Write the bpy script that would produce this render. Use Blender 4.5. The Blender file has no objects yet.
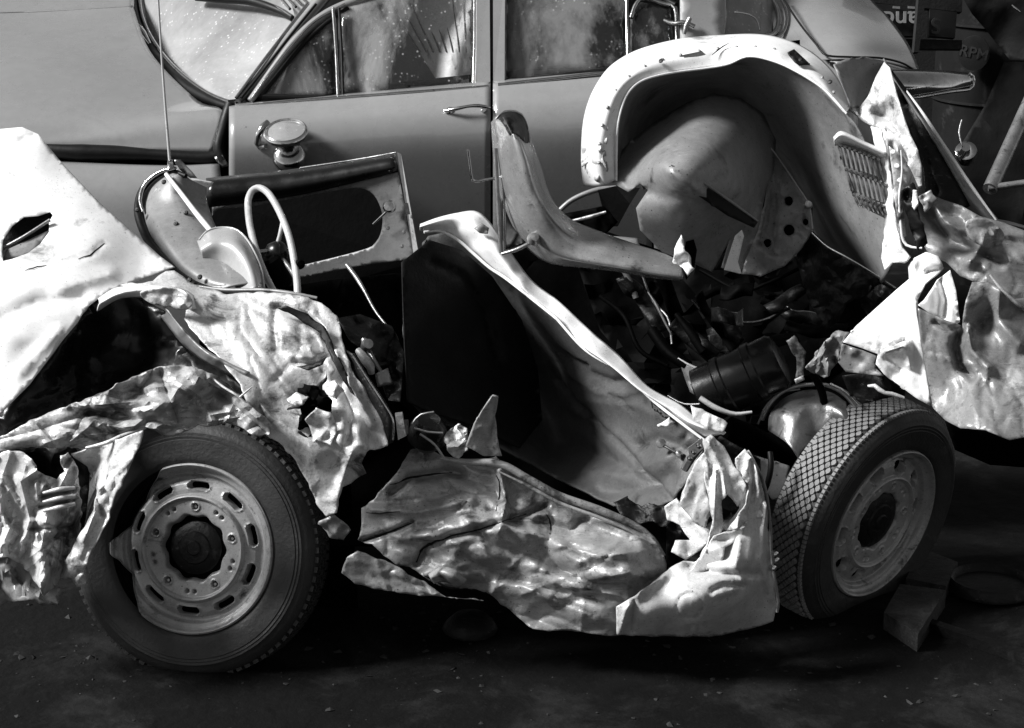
import bpy, bmesh, math, random
import numpy as np
from mathutils import Vector, Matrix
from mathutils.geometry import delaunay_2d_cdt

R = math.radians
S = bpy.context.scene
COL = S.collection
rnd = random.Random(7)

# ------------------------------------------------------------------ camera
CAM = Vector((0.0, -5.0, 2.3)); PITCH = R(15.95); F = 2000.0
fw = Vector((0, math.cos(PITCH), -math.sin(PITCH)))
up = Vector((0, math.sin(PITCH), math.cos(PITCH)))
rt = Vector((1, 0, 0))
cd = bpy.data.cameras.new('camera'); cam = bpy.data.objects.new('camera', cd); COL.objects.link(cam)
cam.location = CAM; cam.rotation_euler = (R(90) - PITCH, 0, 0)
cd.sensor_width = 36.0; cd.lens = 36.0 * F / 1024.0; cd.clip_end = 500
S.camera = cam

# ------------------------------------------------------------------ light
SUN = Vector((-0.78, -0.16, 0.66)).normalized()        # towards the sun
w = bpy.data.worlds.new('World'); S.world = w; w.use_nodes = True
nt = w.node_tree; bg = nt.nodes['Background']
sky = nt.nodes.new('ShaderNodeTexSky'); sky.sky_type = 'NISHITA'; sky.sun_disc = False
sky.sun_elevation = math.asin(SUN.z); sky.sun_rotation = math.atan2(SUN.x, SUN.y)
bw = nt.nodes.new('ShaderNodeRGBToBW')                  # the photograph is black and white
nt.links.new(sky.outputs[0], bw.inputs[0]); nt.links.new(bw.outputs[0], bg.inputs['Color'])
bg.inputs['Strength'].default_value = 0.06
sd = bpy.data.lights.new('sun', 'SUN'); sun = bpy.data.objects.new('sun', sd); COL.objects.link(sun)
sd.energy = 4.7; sd.angle = R(14); sd.color = (1, 1, 1)
sun.rotation_euler = SUN.to_track_quat('Z', 'Y').to_euler(); sun.location = (-6, -3, 8)
S.view_settings.view_transform = 'Standard'; S.view_settings.look = 'None'
S.view_settings.gamma = 1.0; S.view_settings.use_curve_mapping = False
S.view_settings.exposure = 0.72

# ------------------------------------------------------------------ helpers: space
def at(px, py, Y):
    d = fw + rt * ((px - 512) / F) + up * ((364 - py) / F)
    return CAM + d * ((Y - CAM.y) / d.y)
def atn(P):                                            # array (n,3): px, py, Y -> world (n,3)
    P = np.asarray(P, float)
    d = np.array(fw)[None] + np.outer((P[:, 0] - 512) / F, np.array(rt)) + np.outer((364 - P[:, 1]) / F, np.array(up))
    t = (P[:, 2] - CAM.y) / d[:, 1]
    return np.array(CAM)[None] + d * t[:, None]
def mpp(px, py, Y):                                     # metres per pixel there
    return (at(px, py, Y) - CAM).dot(fw) / F

# ------------------------------------------------------------------ helpers: noise
def vnoise(x, y, seed=0):
    x = np.asarray(x, float); y = np.asarray(y, float)
    xi = np.floor(x).astype(np.int64); yi = np.floor(y).astype(np.int64)
    fx = x - xi; fy = y - yi
    fx = fx * fx * (3 - 2 * fx); fy = fy * fy * (3 - 2 * fy)
    def h(a, b):
        n = (a * 374761393 + b * 668265263 + seed * 1442695041) & 0x7fffffff
        n = ((n ^ (n >> 13)) * 1274126177) & 0x7fffffff
        n = n ^ (n >> 16)
        return (n & 0xffff) / 32767.5 - 1.0
    return (h(xi, yi) * (1 - fx) + h(xi + 1, yi) * fx) * (1 - fy) + (h(xi, yi + 1) * (1 - fx) + h(xi + 1, yi + 1) * fx) * fy
def folds(x, y, amp, scale, seed):
    """crumpled sheet: windowed sums of bent, sharp-edged folds"""
    r = random.Random(seed); h = np.zeros(len(x))
    for o, (a, s, n) in enumerate(((1.0, 1.0, 5), (0.30, 0.42, 4), (0.07, 0.16, 3))):
        for i in range(n):
            th = r.uniform(0, math.pi); lam = scale * s * r.uniform(0.6, 1.5); ph = r.uniform(0, 2)
            L = scale * s
            wp = vnoise(x / (1.4 * L), y / (1.4 * L), seed * 31 + o * 7 + i) * 0.5
            t = (x * math.cos(th) + y * math.sin(th)) / lam + ph + wp
            tri = 2 * np.abs((t % 2.0) - 1.0) - 1.0
            win = np.clip(vnoise(x / (1.7 * L) + 9.1 * i, y / (1.7 * L), seed * 17 + i + o * 5) * 1.2 + 0.35, 0, 1)
            h += amp * a * tri * win * 0.6
    return h
def segdist(x, y, pts):
    d = np.full(len(x), 1e9)
    for (ax, ay), (bx, by) in zip(pts[:-1], pts[1:]):
        vx, vy = bx - ax, by - ay; L2 = vx * vx + vy * vy + 1e-9
        t = np.clip(((x - ax) * vx + (y - ay) * vy) / L2, 0, 1)
        d = np.minimum(d, np.hypot(x - ax - t * vx, y - ay - t * vy))
    return d
def relief(x, y, crumple=None, creases=(), dents=(), flow=None):
    h = np.zeros(len(x))
    if crumple and flow is None: h += folds(x, y, *crumple)
    if crumple and flow is not None:                    # folds drawn out along one direction
        c, s = math.cos(R(flow)), math.sin(R(flow)); h += folds((x * c + y * s) / 3.2, -x * s + y * c, *crumple)
    for pts, a, wd in creases:                          # + = away from the lens (a valley), - = a ridge
        h += a * np.clip(1 - segdist(x, y, pts) / wd, 0, 1) ** 1.3
    for cx, cy, rx, ry, a in dents:
        q = ((x - cx) / rx) ** 2 + ((y - cy) / ry) ** 2
        h += a * np.exp(-q)
    return h
def inside(x, y, poly):
    c = np.zeros(len(x), bool); n = len(poly)
    for i in range(n):
        x0, y0 = poly[i][:2]; x1, y1 = poly[(i + 1) % n][:2]
        if y0 == y1: continue
        k = ((y0 > y) != (y1 > y)) & (x < (x1 - x0) * (y - y0) / (y1 - y0) + x0)
        c ^= k
    return c
def tps(ctrl):
    P = np.array(ctrl, float); xy = P[:, :2] / 100; n = len(P)
    def U(r2): return np.where(r2 > 1e-12, r2 * np.log(np.maximum(r2, 1e-12)), 0)
    K = U(((xy[:, None] - xy[None]) ** 2).sum(2)) + np.eye(n) * 0.002
    A = np.zeros((n + 3, n + 3)); A[:n, :n] = K; A[:n, n] = 1; A[:n, n + 1:] = xy; A[n, :n] = 1; A[n + 1:, :n] = xy.T
    c = np.linalg.lstsq(A, np.concatenate([P[:, 2], [0, 0, 0]]), rcond=None)[0]
    def f(x, y):
        q = np.stack([x, y], 1) / 100
        return U(((q[:, None] - xy[None]) ** 2).sum(2)) @ c[:n] + c[n] + q @ c[n + 1:]
    return f
def cr(pts, n, closed=False):
    """Catmull-Rom resample (even steps) of a list of tuples"""
    P = np.array(pts, float)
    if len(P) == 2 and not closed:
        t = np.linspace(0, 1, n)[:, None]; return P[0] * (1 - t) + P[1] * t
    Q = np.vstack([P[-1], P, P[0], P[1]]) if closed else np.vstack([2 * P[0] - P[1], P, 2 * P[-1] - P[-2]])
    out = []
    for i in range(1, len(Q) - 2):
        p0, p1, p2, p3 = Q[i - 1], Q[i], Q[i + 1], Q[i + 2]
        for t in np.linspace(0, 1, 12, endpoint=False):
            out.append(0.5 * (2 * p1 + (p2 - p0) * t + (2 * p0 - 5 * p1 + 4 * p2 - p3) * t * t + (3 * p1 - p0 - 3 * p2 + p3) * t ** 3))
    if not closed: out.append(P[-1])
    out = np.array(out)
    if closed: out = np.vstack([out, out[:1]])
    L = np.concatenate([[0], np.cumsum(np.linalg.norm(np.diff(out[:, :2], axis=0), axis=1) + 1e-6)])
    s = np.linspace(0, L[-1], n + 1)[:-1] if closed else np.linspace(0, L[-1], n)
    return np.stack([np.interp(s, L, out[:, k]) for k in range(out.shape[1])], 1)

# ------------------------------------------------------------------ helpers: objects
def origin(parent):
    o = Vector((0, 0, 0)); p = parent
    while p: o += p.location; p = p.parent
    return o
def thing(name, loc, label, cat, group=None):
    o = bpy.data.objects.new(name, None); COL.objects.link(o); o.location = loc; o.empty_display_size = 0.2
    o['label'] = label; o['category'] = cat
    if group: o['group'] = group
    return o
def obj(name, V, Fs, mat, parent=None, smooth=True, thick=0.0, label=None, kind=None, angle=None, sharp=None):
    me = bpy.data.meshes.new(name); O = origin(parent)
    V = np.asarray(V, float) - np.array(O)
    me.from_pydata(V.tolist(), [], [tuple(int(i) for i in f) for f in Fs]); me.update()
    me.materials.append(mat)
    if smooth: me.polygons.foreach_set('use_smooth', [True] * len(me.polygons))
    if smooth and angle: me.set_sharp_from_angle(angle=R(angle))
    o = bpy.data.objects.new(name, me); COL.objects.link(o); o.parent = parent
    if sharp: me.set_sharp_from_angle(angle=R(sharp))
    if thick:
        m = o.modifiers.new('thickness', 'SOLIDIFY'); m.thickness = thick; m.offset = -1
    if label: o['label'] = label
    if kind: o['kind'] = kind
    return o
def sheet(name, outline, mat, parent, extra=(), step=4.0, holes=(), crumple=None, creases=(), dents=(), thick=0.004,
          rag=0.0, seed=1, curve=False, label=None, kind=None, auto=None, along_normal=False, flow=None):
    """a metal or cloth sheet of free outline: each outline corner has its own depth (px, py, Y)"""
    f = tps(list(outline) + list(extra))
    creases = list(creases)
    if crumple and auto is None and crumple[0] > .011:
        xs = [p[0] for p in outline]; ys = [p[1] for p in outline]
        ar = (max(xs) - min(xs)) * (max(ys) - min(ys)); auto = (min(46, int(ar / 420) + 2), crumple[0] * .72)
    if auto:
        rr = random.Random(seed * 77 + (crumple[2] if crumple else 0)); pts0 = [p[:2] for p in outline]
        xs = [p[0] for p in pts0]; ys = [p[1] for p in pts0]; big = max(max(xs) - min(xs), max(ys) - min(ys)); main = rr.uniform(0, 3.14) if flow is None else R(flow)
        spread = .8 if flow is None else .20; lengthen = 1.0 if flow is None else 1.9
        for k in range(auto[0]):
            x, y = rr.uniform(min(xs), max(xs)), rr.uniform(min(ys), max(ys)); a = main + rr.gauss(0, spread); L = []
            sg = rr.uniform(.08, .22) * min(big, 160) * lengthen
            for j in range(rr.randint(3, 5)):
                L.append((x, y)); a += rr.gauss(0, .35 if flow is None else .16); x += sg * math.cos(a); y += sg * math.sin(a)
            creases.append((L, auto[1] * rr.uniform(.35, 1.0) * rr.choice((-1, 1)), rr.uniform(.06, .16) * min(big, 150) + 2))
        for k in range(int(auto[0] * (1.6 if flow is None else 1.2))):             # fine sharp creases, in short fans
            x, y = rr.uniform(min(xs), max(xs)), rr.uniform(min(ys), max(ys)); a = main + rr.gauss(0, spread * .8); sgn = rr.choice((-1, 1))
            for q in range(rr.randint(1, 3)):
                L = []; b = a + rr.gauss(0, .35); u, v = x + rr.gauss(0, 4), y + rr.gauss(0, 4); sg = (rr.uniform(.03, .09) * min(big, 160) + 2) * lengthen
                for j in range(rr.randint(3, 4)): L.append((u, v)); b += rr.gauss(0, .3); u += sg * math.cos(b); v += sg * math.sin(b)
                creases.append((L, auto[1] * rr.uniform(.12, .40) * sgn, rr.uniform(3.0, 6.0)))
    if crumple and crumple[0] > .011: crumple = (crumple[0] * .42, crumple[1], crumple[2])
    def edge(poly, ragged):
        P = [p[:2] for p in poly]
        if curve: Q = cr(P, max(8, int(sum(math.dist(P[i], P[i - 1]) for i in range(len(P))) / step)), True)
        else:
            Q = []
            for i in range(len(P)):
                a, b = np.array(P[i]), np.array(P[(i + 1) % len(P)]); n = max(1, int(np.linalg.norm(b - a) / step))
                for k in range(n): Q.append(a + (b - a) * k / n)
            Q = np.array(Q)
        if ragged:
            k = np.arange(len(Q)) * 1.0
            Q = Q + np.stack([vnoise(k * 0.45, k * 0 + 3, seed + 5), vnoise(k * 0.45, k * 0 + 8, seed + 9)], 1) * ragged \
                  + np.stack([vnoise(k * 0.13, k * 0 + 3, seed + 15), vnoise(k * 0.13, k * 0 + 8, seed + 19)], 1) * ragged
        return Q
    loops = [edge(outline, rag)] + [edge(h, rag * 0.5) for h in holes]
    verts = []; edges = []
    for L in loops:
        b = len(verts); verts += [tuple(p) for p in L]
        edges += [(b + i, b + (i + 1) % len(L)) for i in range(len(L))]
    lo = loops[0].min(0); hi = loops[0].max(0); r = np.random.RandomState(seed)
    gx, gy = np.meshgrid(np.arange(lo[0], hi[0], step), np.arange(lo[1], hi[1], step * 0.87))
    gx = gx + (np.arange(gx.shape[0]) % 2)[:, None] * step / 2
    gx = gx.ravel() + r.uniform(-.22, .22, gx.size) * step; gy = gy.ravel() + r.uniform(-.22, .22, gy.size) * step
    ok = inside(gx, gy, loops[0])
    for L in loops[1:]: ok &= ~inside(gx, gy, L)
    for pts, a_, w_ in creases:
        if w_ > 24: continue
        q = []
        for i in range(len(pts) - 1):
            m = max(1, int(math.dist(pts[i], pts[i + 1]) / step)); q += [(pts[i][0] + (pts[i + 1][0] - pts[i][0]) * t / m, pts[i][1] + (pts[i + 1][1] - pts[i][1]) * t / m) for t in range(m)]
        q.append(pts[-1]); Q = np.array(q, float); k = inside(Q[:, 0], Q[:, 1], loops[0])
        for L in loops[1:]: k &= ~inside(Q[:, 0], Q[:, 1], L)
        dm = np.array([((loops[0] - p) ** 2).sum(1).min() for p in Q]); k &= dm > (.5 * step) ** 2
        prev = None
        for p, kk in zip(Q, k):
            if kk:
                verts.append(tuple(p))
                if prev is not None: edges.append((prev, len(verts) - 1))
                prev = len(verts) - 1
            else: prev = None
    A = np.array(verts); gx, gy = gx[ok], gy[ok]
    if len(gx):
        d = np.full(len(gx), 1e9)
        for a in A: d = np.minimum(d, (gx - a[0]) ** 2 + (gy - a[1]) ** 2)
        k = d > (0.55 * step) ** 2; verts += list(zip(gx[k], gy[k]))
    v2, _, f2, *_ = delaunay_2d_cdt([Vector(v) for v in verts], edges, [], 0, 1e-4)
    V = np.array([tuple(v) for v in v2]); T = [t for t in f2 if len(t) == 3]
    c = np.array([V[list(t)].mean(0) for t in T])
    ok = inside(c[:, 0], c[:, 1], loops[0])
    for L in loops[1:]: ok &= ~inside(c[:, 0], c[:, 1], L)
    T = [t for t, k in zip(T, ok) if k]
    Y0 = f(V[:, 0], V[:, 1]); H = relief(V[:, 0], V[:, 1], crumple, creases, dents, flow)
    W = atn(np.column_stack([V, Y0 + (0 if along_normal else H)])); SURF[name] = (V, Y0 + H)
    T2 = []
    for t in T:                                         # wind towards the lens
        a, b, cc = V[t[0]], V[t[1]], V[t[2]]
        T2.append(t if (b[0] - a[0]) * (cc[1] - a[1]) - (b[1] - a[1]) * (cc[0] - a[0]) < 0 else t[::-1])
    if along_normal:                                    # steep cloth: lift the wrinkles off the surface itself
        TT = np.array(T2); n = np.cross(W[TT[:, 1]] - W[TT[:, 0]], W[TT[:, 2]] - W[TT[:, 0]]); N = np.zeros_like(W)
        for k in range(3): np.add.at(N, TT[:, k], n)
        N /= np.linalg.norm(N, axis=1, keepdims=True) + 1e-12
        if (N @ np.array(fw)).mean() > 0: N = -N
        W = W - N * H[:, None]
    return obj(name, W, T2, mat, parent, thick=thick, label=label, kind=kind, sharp=34 if crumple and crumple[0] > .011 else None)
SURF = {}
def on_sheet(name, pts, off):
    V, Y = SURF[name]; out = []
    for x, y in pts:
        d = (V[:, 0] - x) ** 2 + (V[:, 1] - y) ** 2; k = np.argsort(d)[:4]; out.append((x, y, float(Y[k].mean()) + off))
    return out
def crease_line(name, pts, rad):
    Q = cr([(x, y) for x, y in pts], max(6, int(sum(math.dist(pts[i], pts[i - 1]) for i in range(1, len(pts))) / 5)))
    r = np.random.RandomState(len(pts) * 7 + int(pts[0][0])); Q = Q + r.uniform(-.7, .7, Q.shape)
    tube('dark_crease', on_sheet(name, [tuple(q) for q in Q], -.001), rad, RUBBLK, wr, flat=.6, seg=6)  # black tube laid along a crease line of the sheet
def loft(name, curves, mat, parent, nu=40, nv=16, crumple=None, creases=(), dents=(), thick=0.004, label=None, linear=False, kind=None, flip=False):
    rows = np.array([cr(c, nu) for c in curves])
    if linear or len(curves) == 2:
        t = np.linspace(0, len(curves) - 1, nv); i0 = np.minimum(t.astype(int), len(curves) - 2); ft = (t - i0)[:, None, None]
        G = rows[i0] * (1 - ft) + rows[i0 + 1] * ft
    else:
        G = np.zeros((nv, nu, 3))
        Q = np.concatenate([[2 * rows[0] - rows[1]], rows, [2 * rows[-1] - rows[-2]]])
        for j, t in enumerate(np.linspace(0, len(curves) - 1, nv)):
            i = min(int(t), len(curves) - 2); s = t - i
            p0, p1, p2, p3 = Q[i], Q[i + 1], Q[i + 2], Q[i + 3]
            G[j] = 0.5 * (2 * p1 + (p2 - p0) * s + (2 * p0 - 5 * p1 + 4 * p2 - p3) * s * s + (3 * p1 - p0 - 3 * p2 + p3) * s ** 3)
    P = G.reshape(-1, 3).copy()
    P[:, 2] += relief(P[:, 0], P[:, 1], crumple, creases, dents)
    Fs = []
    for j in range(nv - 1):
        for i in range(nu - 1):
            q = (j * nu + i, j * nu + i + 1, (j + 1) * nu + i + 1, (j + 1) * nu + i)
            Fs.append(q[::-1] if not flip else q)
    return obj(name, atn(P), Fs, mat, parent, thick=thick, label=label, kind=kind)
def sweep(pts, rad, seg=8, closed=False, flat=1.0):
    """world points -> tube verts, faces; rad a number or list"""
    P = [Vector(p) for p in pts]; n = len(P); V = []; Fs = []
    rad = [rad] * n if not hasattr(rad, '__len__') else list(rad)
    prev = None
    for i in range(n):
        t = (P[(i + 1) % n] - P[i - 1]) if closed else (P[min(i + 1, n - 1)] - P[max(i - 1, 0)])
        t.normalize()
        if prev is None:
            a = fw.cross(t)
            if a.length < 1e-3: a = rt.cross(t)
        else: a = prev - t * prev.dot(t)
        a.normalize(); prev = a; b = t.cross(a)
        for k in range(seg):
            an = 2 * math.pi * k / seg
            V.append(tuple(P[i] + (a * math.cos(an) + b * (math.sin(an) * flat)) * rad[i]))
    for i in range(n if closed else n - 1):
        for k in range(seg):
            j = (i + 1) % n
            Fs.append((i * seg + k, i * seg + (k + 1) % seg, j * seg + (k + 1) % seg, j * seg + k))
    if not closed:
        Fs.append(tuple(range(seg))[::-1]); Fs.append(tuple((n - 1) * seg + k for k in range(seg)))
    return V, Fs
def tube(name, pts, rad, mat, parent, n=None, seg=8, closed=False, flat=1.0, label=None, px=True):
    """pts in (px, py, Y); rad in pixels (px=True) or metres"""
    n = n or max(2, int(sum(math.dist(pts[i][:2], pts[i - 1][:2]) for i in range(1, len(pts))) / 5))
    if len(pts) > 2 or closed: Q = cr(pts, max(n, len(pts)), closed)
    else: Q = cr(pts, 2)
    W = atn(Q)
    s = mpp(*Q[len(Q) // 2]) if px else 1.0
    if hasattr(rad, '__len__'): rr = np.interp(np.linspace(0, 1, len(Q)), np.linspace(0, 1, len(rad)), rad) * s
    else: rr = rad * s
    V, Fs = sweep(W, rr, seg, closed, flat)
    return obj(name, V, Fs, mat, parent, label=label, angle=50)
def box(name, c, size, mat, parent, rot=None, bevel=0.004, label=None, kind=None):
    bm = bmesh.new(); bmesh.ops.create_cube(bm, size=1.0)
    for v in bm.verts: v.co = Vector((v.co.x * size[0], v.co.y * size[1], v.co.z * size[2]))
    if bevel: bmesh.ops.bevel(bm, geom=bm.edges[:], offset=bevel, segments=2, affect='EDGES', profile=0.5)
    M = rot if rot else Matrix.Identity(3)
    V = [tuple(M @ v.co + Vector(c)) for v in bm.verts]; Fs = [tuple(v.index for v in f.verts) for f in bm.faces]
    bm.verts.index_update(); bm.free()
    return obj(name, V, Fs, mat, parent, smooth=False, label=label, kind=kind)
def plate(name, quad, thick, mat, parent, label=None):
    """a solid slab: front outline (px,py,Y), thickened away from the lens"""
    A = atn(quad); n = len(A)
    B = A + np.array(fw)[None] * thick
    Fs = [tuple(range(n))[::-1], tuple(range(n, 2 * n))] + [(i, (i + 1) % n, n + (i + 1) % n, n + i) for i in range(n)]
    return obj(name, np.vstack([A, B]), Fs, mat, parent, smooth=False, label=label)
def lathe(profile, c, n, seg=64, ref=None, fn=None):
    """profile: list of (radius, height along n) metres"""
    n = Vector(n).normalized(); a = (ref or up).cross(n); a.normalize(); b = n.cross(a)
    V = []; Fs = []; m = len(profile)
    for k in range(seg):
        an = 2 * math.pi * k / seg
        for i, (r, z) in enumerate(profile):
            if fn: r, z = fn(r, z, an, i)
            V.append(tuple(Vector(c) + (a * math.cos(an) + b * math.sin(an)) * r + n * z))
    for k in range(seg):
        j = (k + 1) % seg
        for i in range(m - 1):
            Fs.append((k * m + i, j * m + i, j * m + i + 1, k * m + i + 1))
    return V, Fs, a, b, n
def lat(name, profile, c, n, mat, parent, seg=48, label=None, angle=40, ref=None):
    V, Fs, *_ = lathe(profile, c, n, seg, ref)
    return obj(name, V, Fs, mat, parent, label=label, angle=angle)

# ------------------------------------------------------------------ materials
def g(v): return (v, v, v, 1)
def material(name, base, metal=0.0, rough=0.5, dirt=0.0, dirtcol=0.03, dscale=6.0, bump=0.0, bscale=60.0, coat=0.0,
             spots=0.0, spotcol=0.02, sscale=60.0, streak=0.0, spec=0.5, vary=0.12, rvary=0.15, grain=0.28, grime=0.0, scratch=0.0):
    m = bpy.data.materials.new(name); m.use_nodes = True; n = m.node_tree; N = n.nodes; Lk = n.links.new
    p = N['Principled BSDF']; tc = N.new('ShaderNodeTexCoord')
    p.inputs['Metallic'].default_value = metal; p.inputs['Coat Weight'].default_value = coat; p.inputs['Coat Roughness'].default_value = 0.08
    p.inputs['Specular IOR Level'].default_value = spec
    def noise(sc, det=6, ro=0.6, vec=None, dist=0.0):
        x = N.new('ShaderNodeTexNoise'); x.inputs['Scale'].default_value = sc; x.inputs['Detail'].default_value = det
        x.inputs['Roughness'].default_value = ro; x.inputs['Distortion'].default_value = dist; Lk(vec or tc.outputs['Object'], x.inputs['Vector']); return x.outputs['Fac']
    def ramp(x, a, b, va=0.0, vb=1.0):
        r = N.new('ShaderNodeMapRange'); r.inputs[1].default_value = a; r.inputs[2].default_value = b
        r.inputs[3].default_value = va; r.inputs[4].default_value = vb; Lk(x, r.inputs[0]); return r.outputs[0]
    def mix(fac, a, b):
        x = N.new('ShaderNodeMix'); x.data_type = 'RGBA'
        if isinstance(fac, float): x.inputs[0].default_value = fac
        else: Lk(fac, x.inputs[0])
        for s, v in ((6, a), (7, b)):
            if isinstance(v, float): x.inputs[s].default_value = g(v)
            else: Lk(v, x.inputs[s])
        return x.outputs[2]
    col = mix(ramp(noise(3.1, 5), 0.3, 0.7), float(base * (1 - vary)), float(min(1, base * (1 + vary))))
    if dirt: col = mix(ramp(noise(dscale, 9, 0.68, dist=0.6), 0.60 - dirt * 0.1, 0.71 - dirt * 0.1), col, float(dirtcol))
    if streak:
        mp = N.new('ShaderNodeMapping'); mp.inputs['Scale'].default_value = (14, 14, 1.2); Lk(tc.outputs['Object'], mp.inputs[0])
        col = mix(ramp(noise(2.5, 6, 0.6, mp.outputs[0]), 0.5, 0.8, 0, streak), col, float(dirtcol))
    if grime:                                           # blotchy soot and mud with a ragged edge, and fine specks
        col = mix(ramp(noise(13, 12, 0.82, dist=.4), 0.62 - grime * .10, 0.74 - grime * .1, 0, .7), col, float(dirtcol))
        col = mix(ramp(noise(110, 6, 0.8), 0.60 - grime * .05, 0.68 - grime * .05, 0, .75), col, float(dirtcol * .8))
    if scratch:                                         # scrapes: long thin lighter and darker lines in two directions
        for rot, sh in (((.3, .5, .9), 0.75), ((1.2, -.4, .2), 0.02)):
            mp = N.new('ShaderNodeMapping'); mp.inputs['Rotation'].default_value = rot; mp.inputs['Scale'].default_value = (3, 120, 120); Lk(tc.outputs['Object'], mp.inputs[0])
            col = mix(ramp(noise(1.0, 3, 0.6, mp.outputs[0]), 0.62, 0.72, 0, scratch), col, float(sh))
    if spots:
        v = N.new('ShaderNodeTexVoronoi'); v.inputs['Scale'].default_value = sscale; Lk(tc.outputs['Object'], v.inputs['Vector'])
        sp = ramp(v.outputs['Distance'], 0.07, 0.15, 1.0, 0.0); gate = ramp(noise(8, 3), 0.66 - spots * 0.3, 0.72 - spots * 0.3)
        mm = N.new('ShaderNodeMath'); mm.operation = 'MULTIPLY'; Lk(sp, mm.inputs[0]); Lk(gate, mm.inputs[1])
        col = mix(mm.outputs[0], col, float(spotcol))
    gm = N.new('ShaderNodeMix'); gm.data_type = 'RGBA'; gm.blend_type = 'MULTIPLY'; gm.inputs[0].default_value = 1.0
    Lk(col, gm.inputs[6]); gr_ = ramp(noise(330, 3, 0.8), 0.3, 0.7, 1 - grain, 1.0)
    sm = N.new('ShaderNodeMath'); sm.operation = 'MULTIPLY'; Lk(gr_, sm.inputs[0]); Lk(ramp(noise(24, 7, 0.75), 0.3, 0.68, 1 - grain * 1.1, 1.0), sm.inputs[1]); Lk(sm.outputs[0], gm.inputs[7]); col = gm.outputs[2]
    Lk(col, p.inputs['Base Color'])
    Lk(ramp(noise(11, 6), 0.25, 0.75, max(0.03, rough - rvary), min(1, rough + rvary)), p.inputs['Roughness'])
    if bump:
        b = N.new('ShaderNodeBump'); b.inputs['Strength'].default_value = bump; b.inputs['Distance'].default_value = 0.01
        Lk(noise(bscale, 5, 0.6), b.inputs['Height']); Lk(b.outputs[0], p.inputs['Normal'])
    return m
def glass_mat(name, dust_glare=0.2, dust_glare_col=0.5, tint=0.6, speck=0.3, streak=False):
    m = bpy.data.materials.new(name); m.use_nodes = True; n = m.node_tree; N = n.nodes; Lk = n.links.new
    N.remove(N['Principled BSDF']); out = N['Material Output']; tc = N.new('ShaderNodeTexCoord')
    tr = N.new('ShaderNodeBsdfTransparent'); tr.inputs[0].default_value = g(tint)
    gl = N.new('ShaderNodeBsdfGlossy'); gl.inputs['Roughness'].default_value = 0.03
    fr = N.new('ShaderNodeFresnel'); fr.inputs[0].default_value = 1.5
    a = N.new('ShaderNodeMixShader'); Lk(fr.outputs[0], a.inputs[0]); Lk(tr.outputs[0], a.inputs[1]); Lk(gl.outputs[0], a.inputs[2])
    df = N.new('ShaderNodeBsdfDiffuse'); df.inputs[0].default_value = g(dust_glare_col)
    nz = N.new('ShaderNodeTexNoise'); nz.inputs['Scale'].default_value = 3; nz.inputs['Detail'].default_value = 10; nz.inputs['Roughness'].default_value = 0.7; nz.inputs['Distortion'].default_value = 0.3
    mp = N.new('ShaderNodeMapping'); Lk(tc.outputs['Object'], mp.inputs[0]); Lk(mp.outputs[0], nz.inputs['Vector'])
    if streak: nz.inputs['Scale'].default_value = 2.2; nz.inputs['Detail'].default_value = 6; mp.inputs['Rotation'].default_value = (0, R(38), 0); mp.inputs['Scale'].default_value = (1.6, 1.6, .35)  # diagonal streaks stand for reflections, put into the dust layer
    r = N.new('ShaderNodeMapRange'); r.inputs[1].default_value = 0.46 if streak else 0.3; r.inputs[2].default_value = 0.64 if streak else 0.75; r.inputs[3].default_value = dust_glare * (0.12 if streak else 0.55); r.inputs[4].default_value = dust_glare * (2.4 if streak else 1.5)
    Lk(nz.outputs['Fac'], r.inputs[0])
    v = N.new('ShaderNodeTexVoronoi'); v.inputs['Scale'].default_value = 48; v.inputs['Randomness'].default_value = 1; Lk(tc.outputs['Object'], v.inputs['Vector'])
    r2 = N.new('ShaderNodeMapRange'); r2.inputs[1].default_value = 0.10; r2.inputs[2].default_value = 0.26; r2.inputs[3].default_value = speck; r2.inputs[4].default_value = 0.0
    Lk(v.outputs['Distance'], r2.inputs[0])
    n2 = N.new('ShaderNodeTexNoise'); n2.inputs['Scale'].default_value = 12; Lk(tc.outputs['Object'], n2.inputs['Vector'])
    r3 = N.new('ShaderNodeMapRange'); r3.inputs[1].default_value = 0.46; r3.inputs[2].default_value = 0.58; Lk(n2.outputs['Fac'], r3.inputs[0])
    mu = N.new('ShaderNodeMath'); mu.operation = 'MULTIPLY'; Lk(r2.outputs[0], mu.inputs[0]); Lk(r3.outputs[0], mu.inputs[1])
    ad = N.new('ShaderNodeMath'); ad.operation = 'ADD'; ad.use_clamp = True; Lk(r.outputs[0], ad.inputs[0]); Lk(mu.outputs[0], ad.inputs[1])
    b = N.new('ShaderNodeMixShader'); Lk(ad.outputs[0], b.inputs[0]); Lk(a.outputs[0], b.inputs[1]); Lk(df.outputs[0], b.inputs[2])
    Lk(b.outputs[0], out.inputs['Surface'])
    return m

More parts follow.
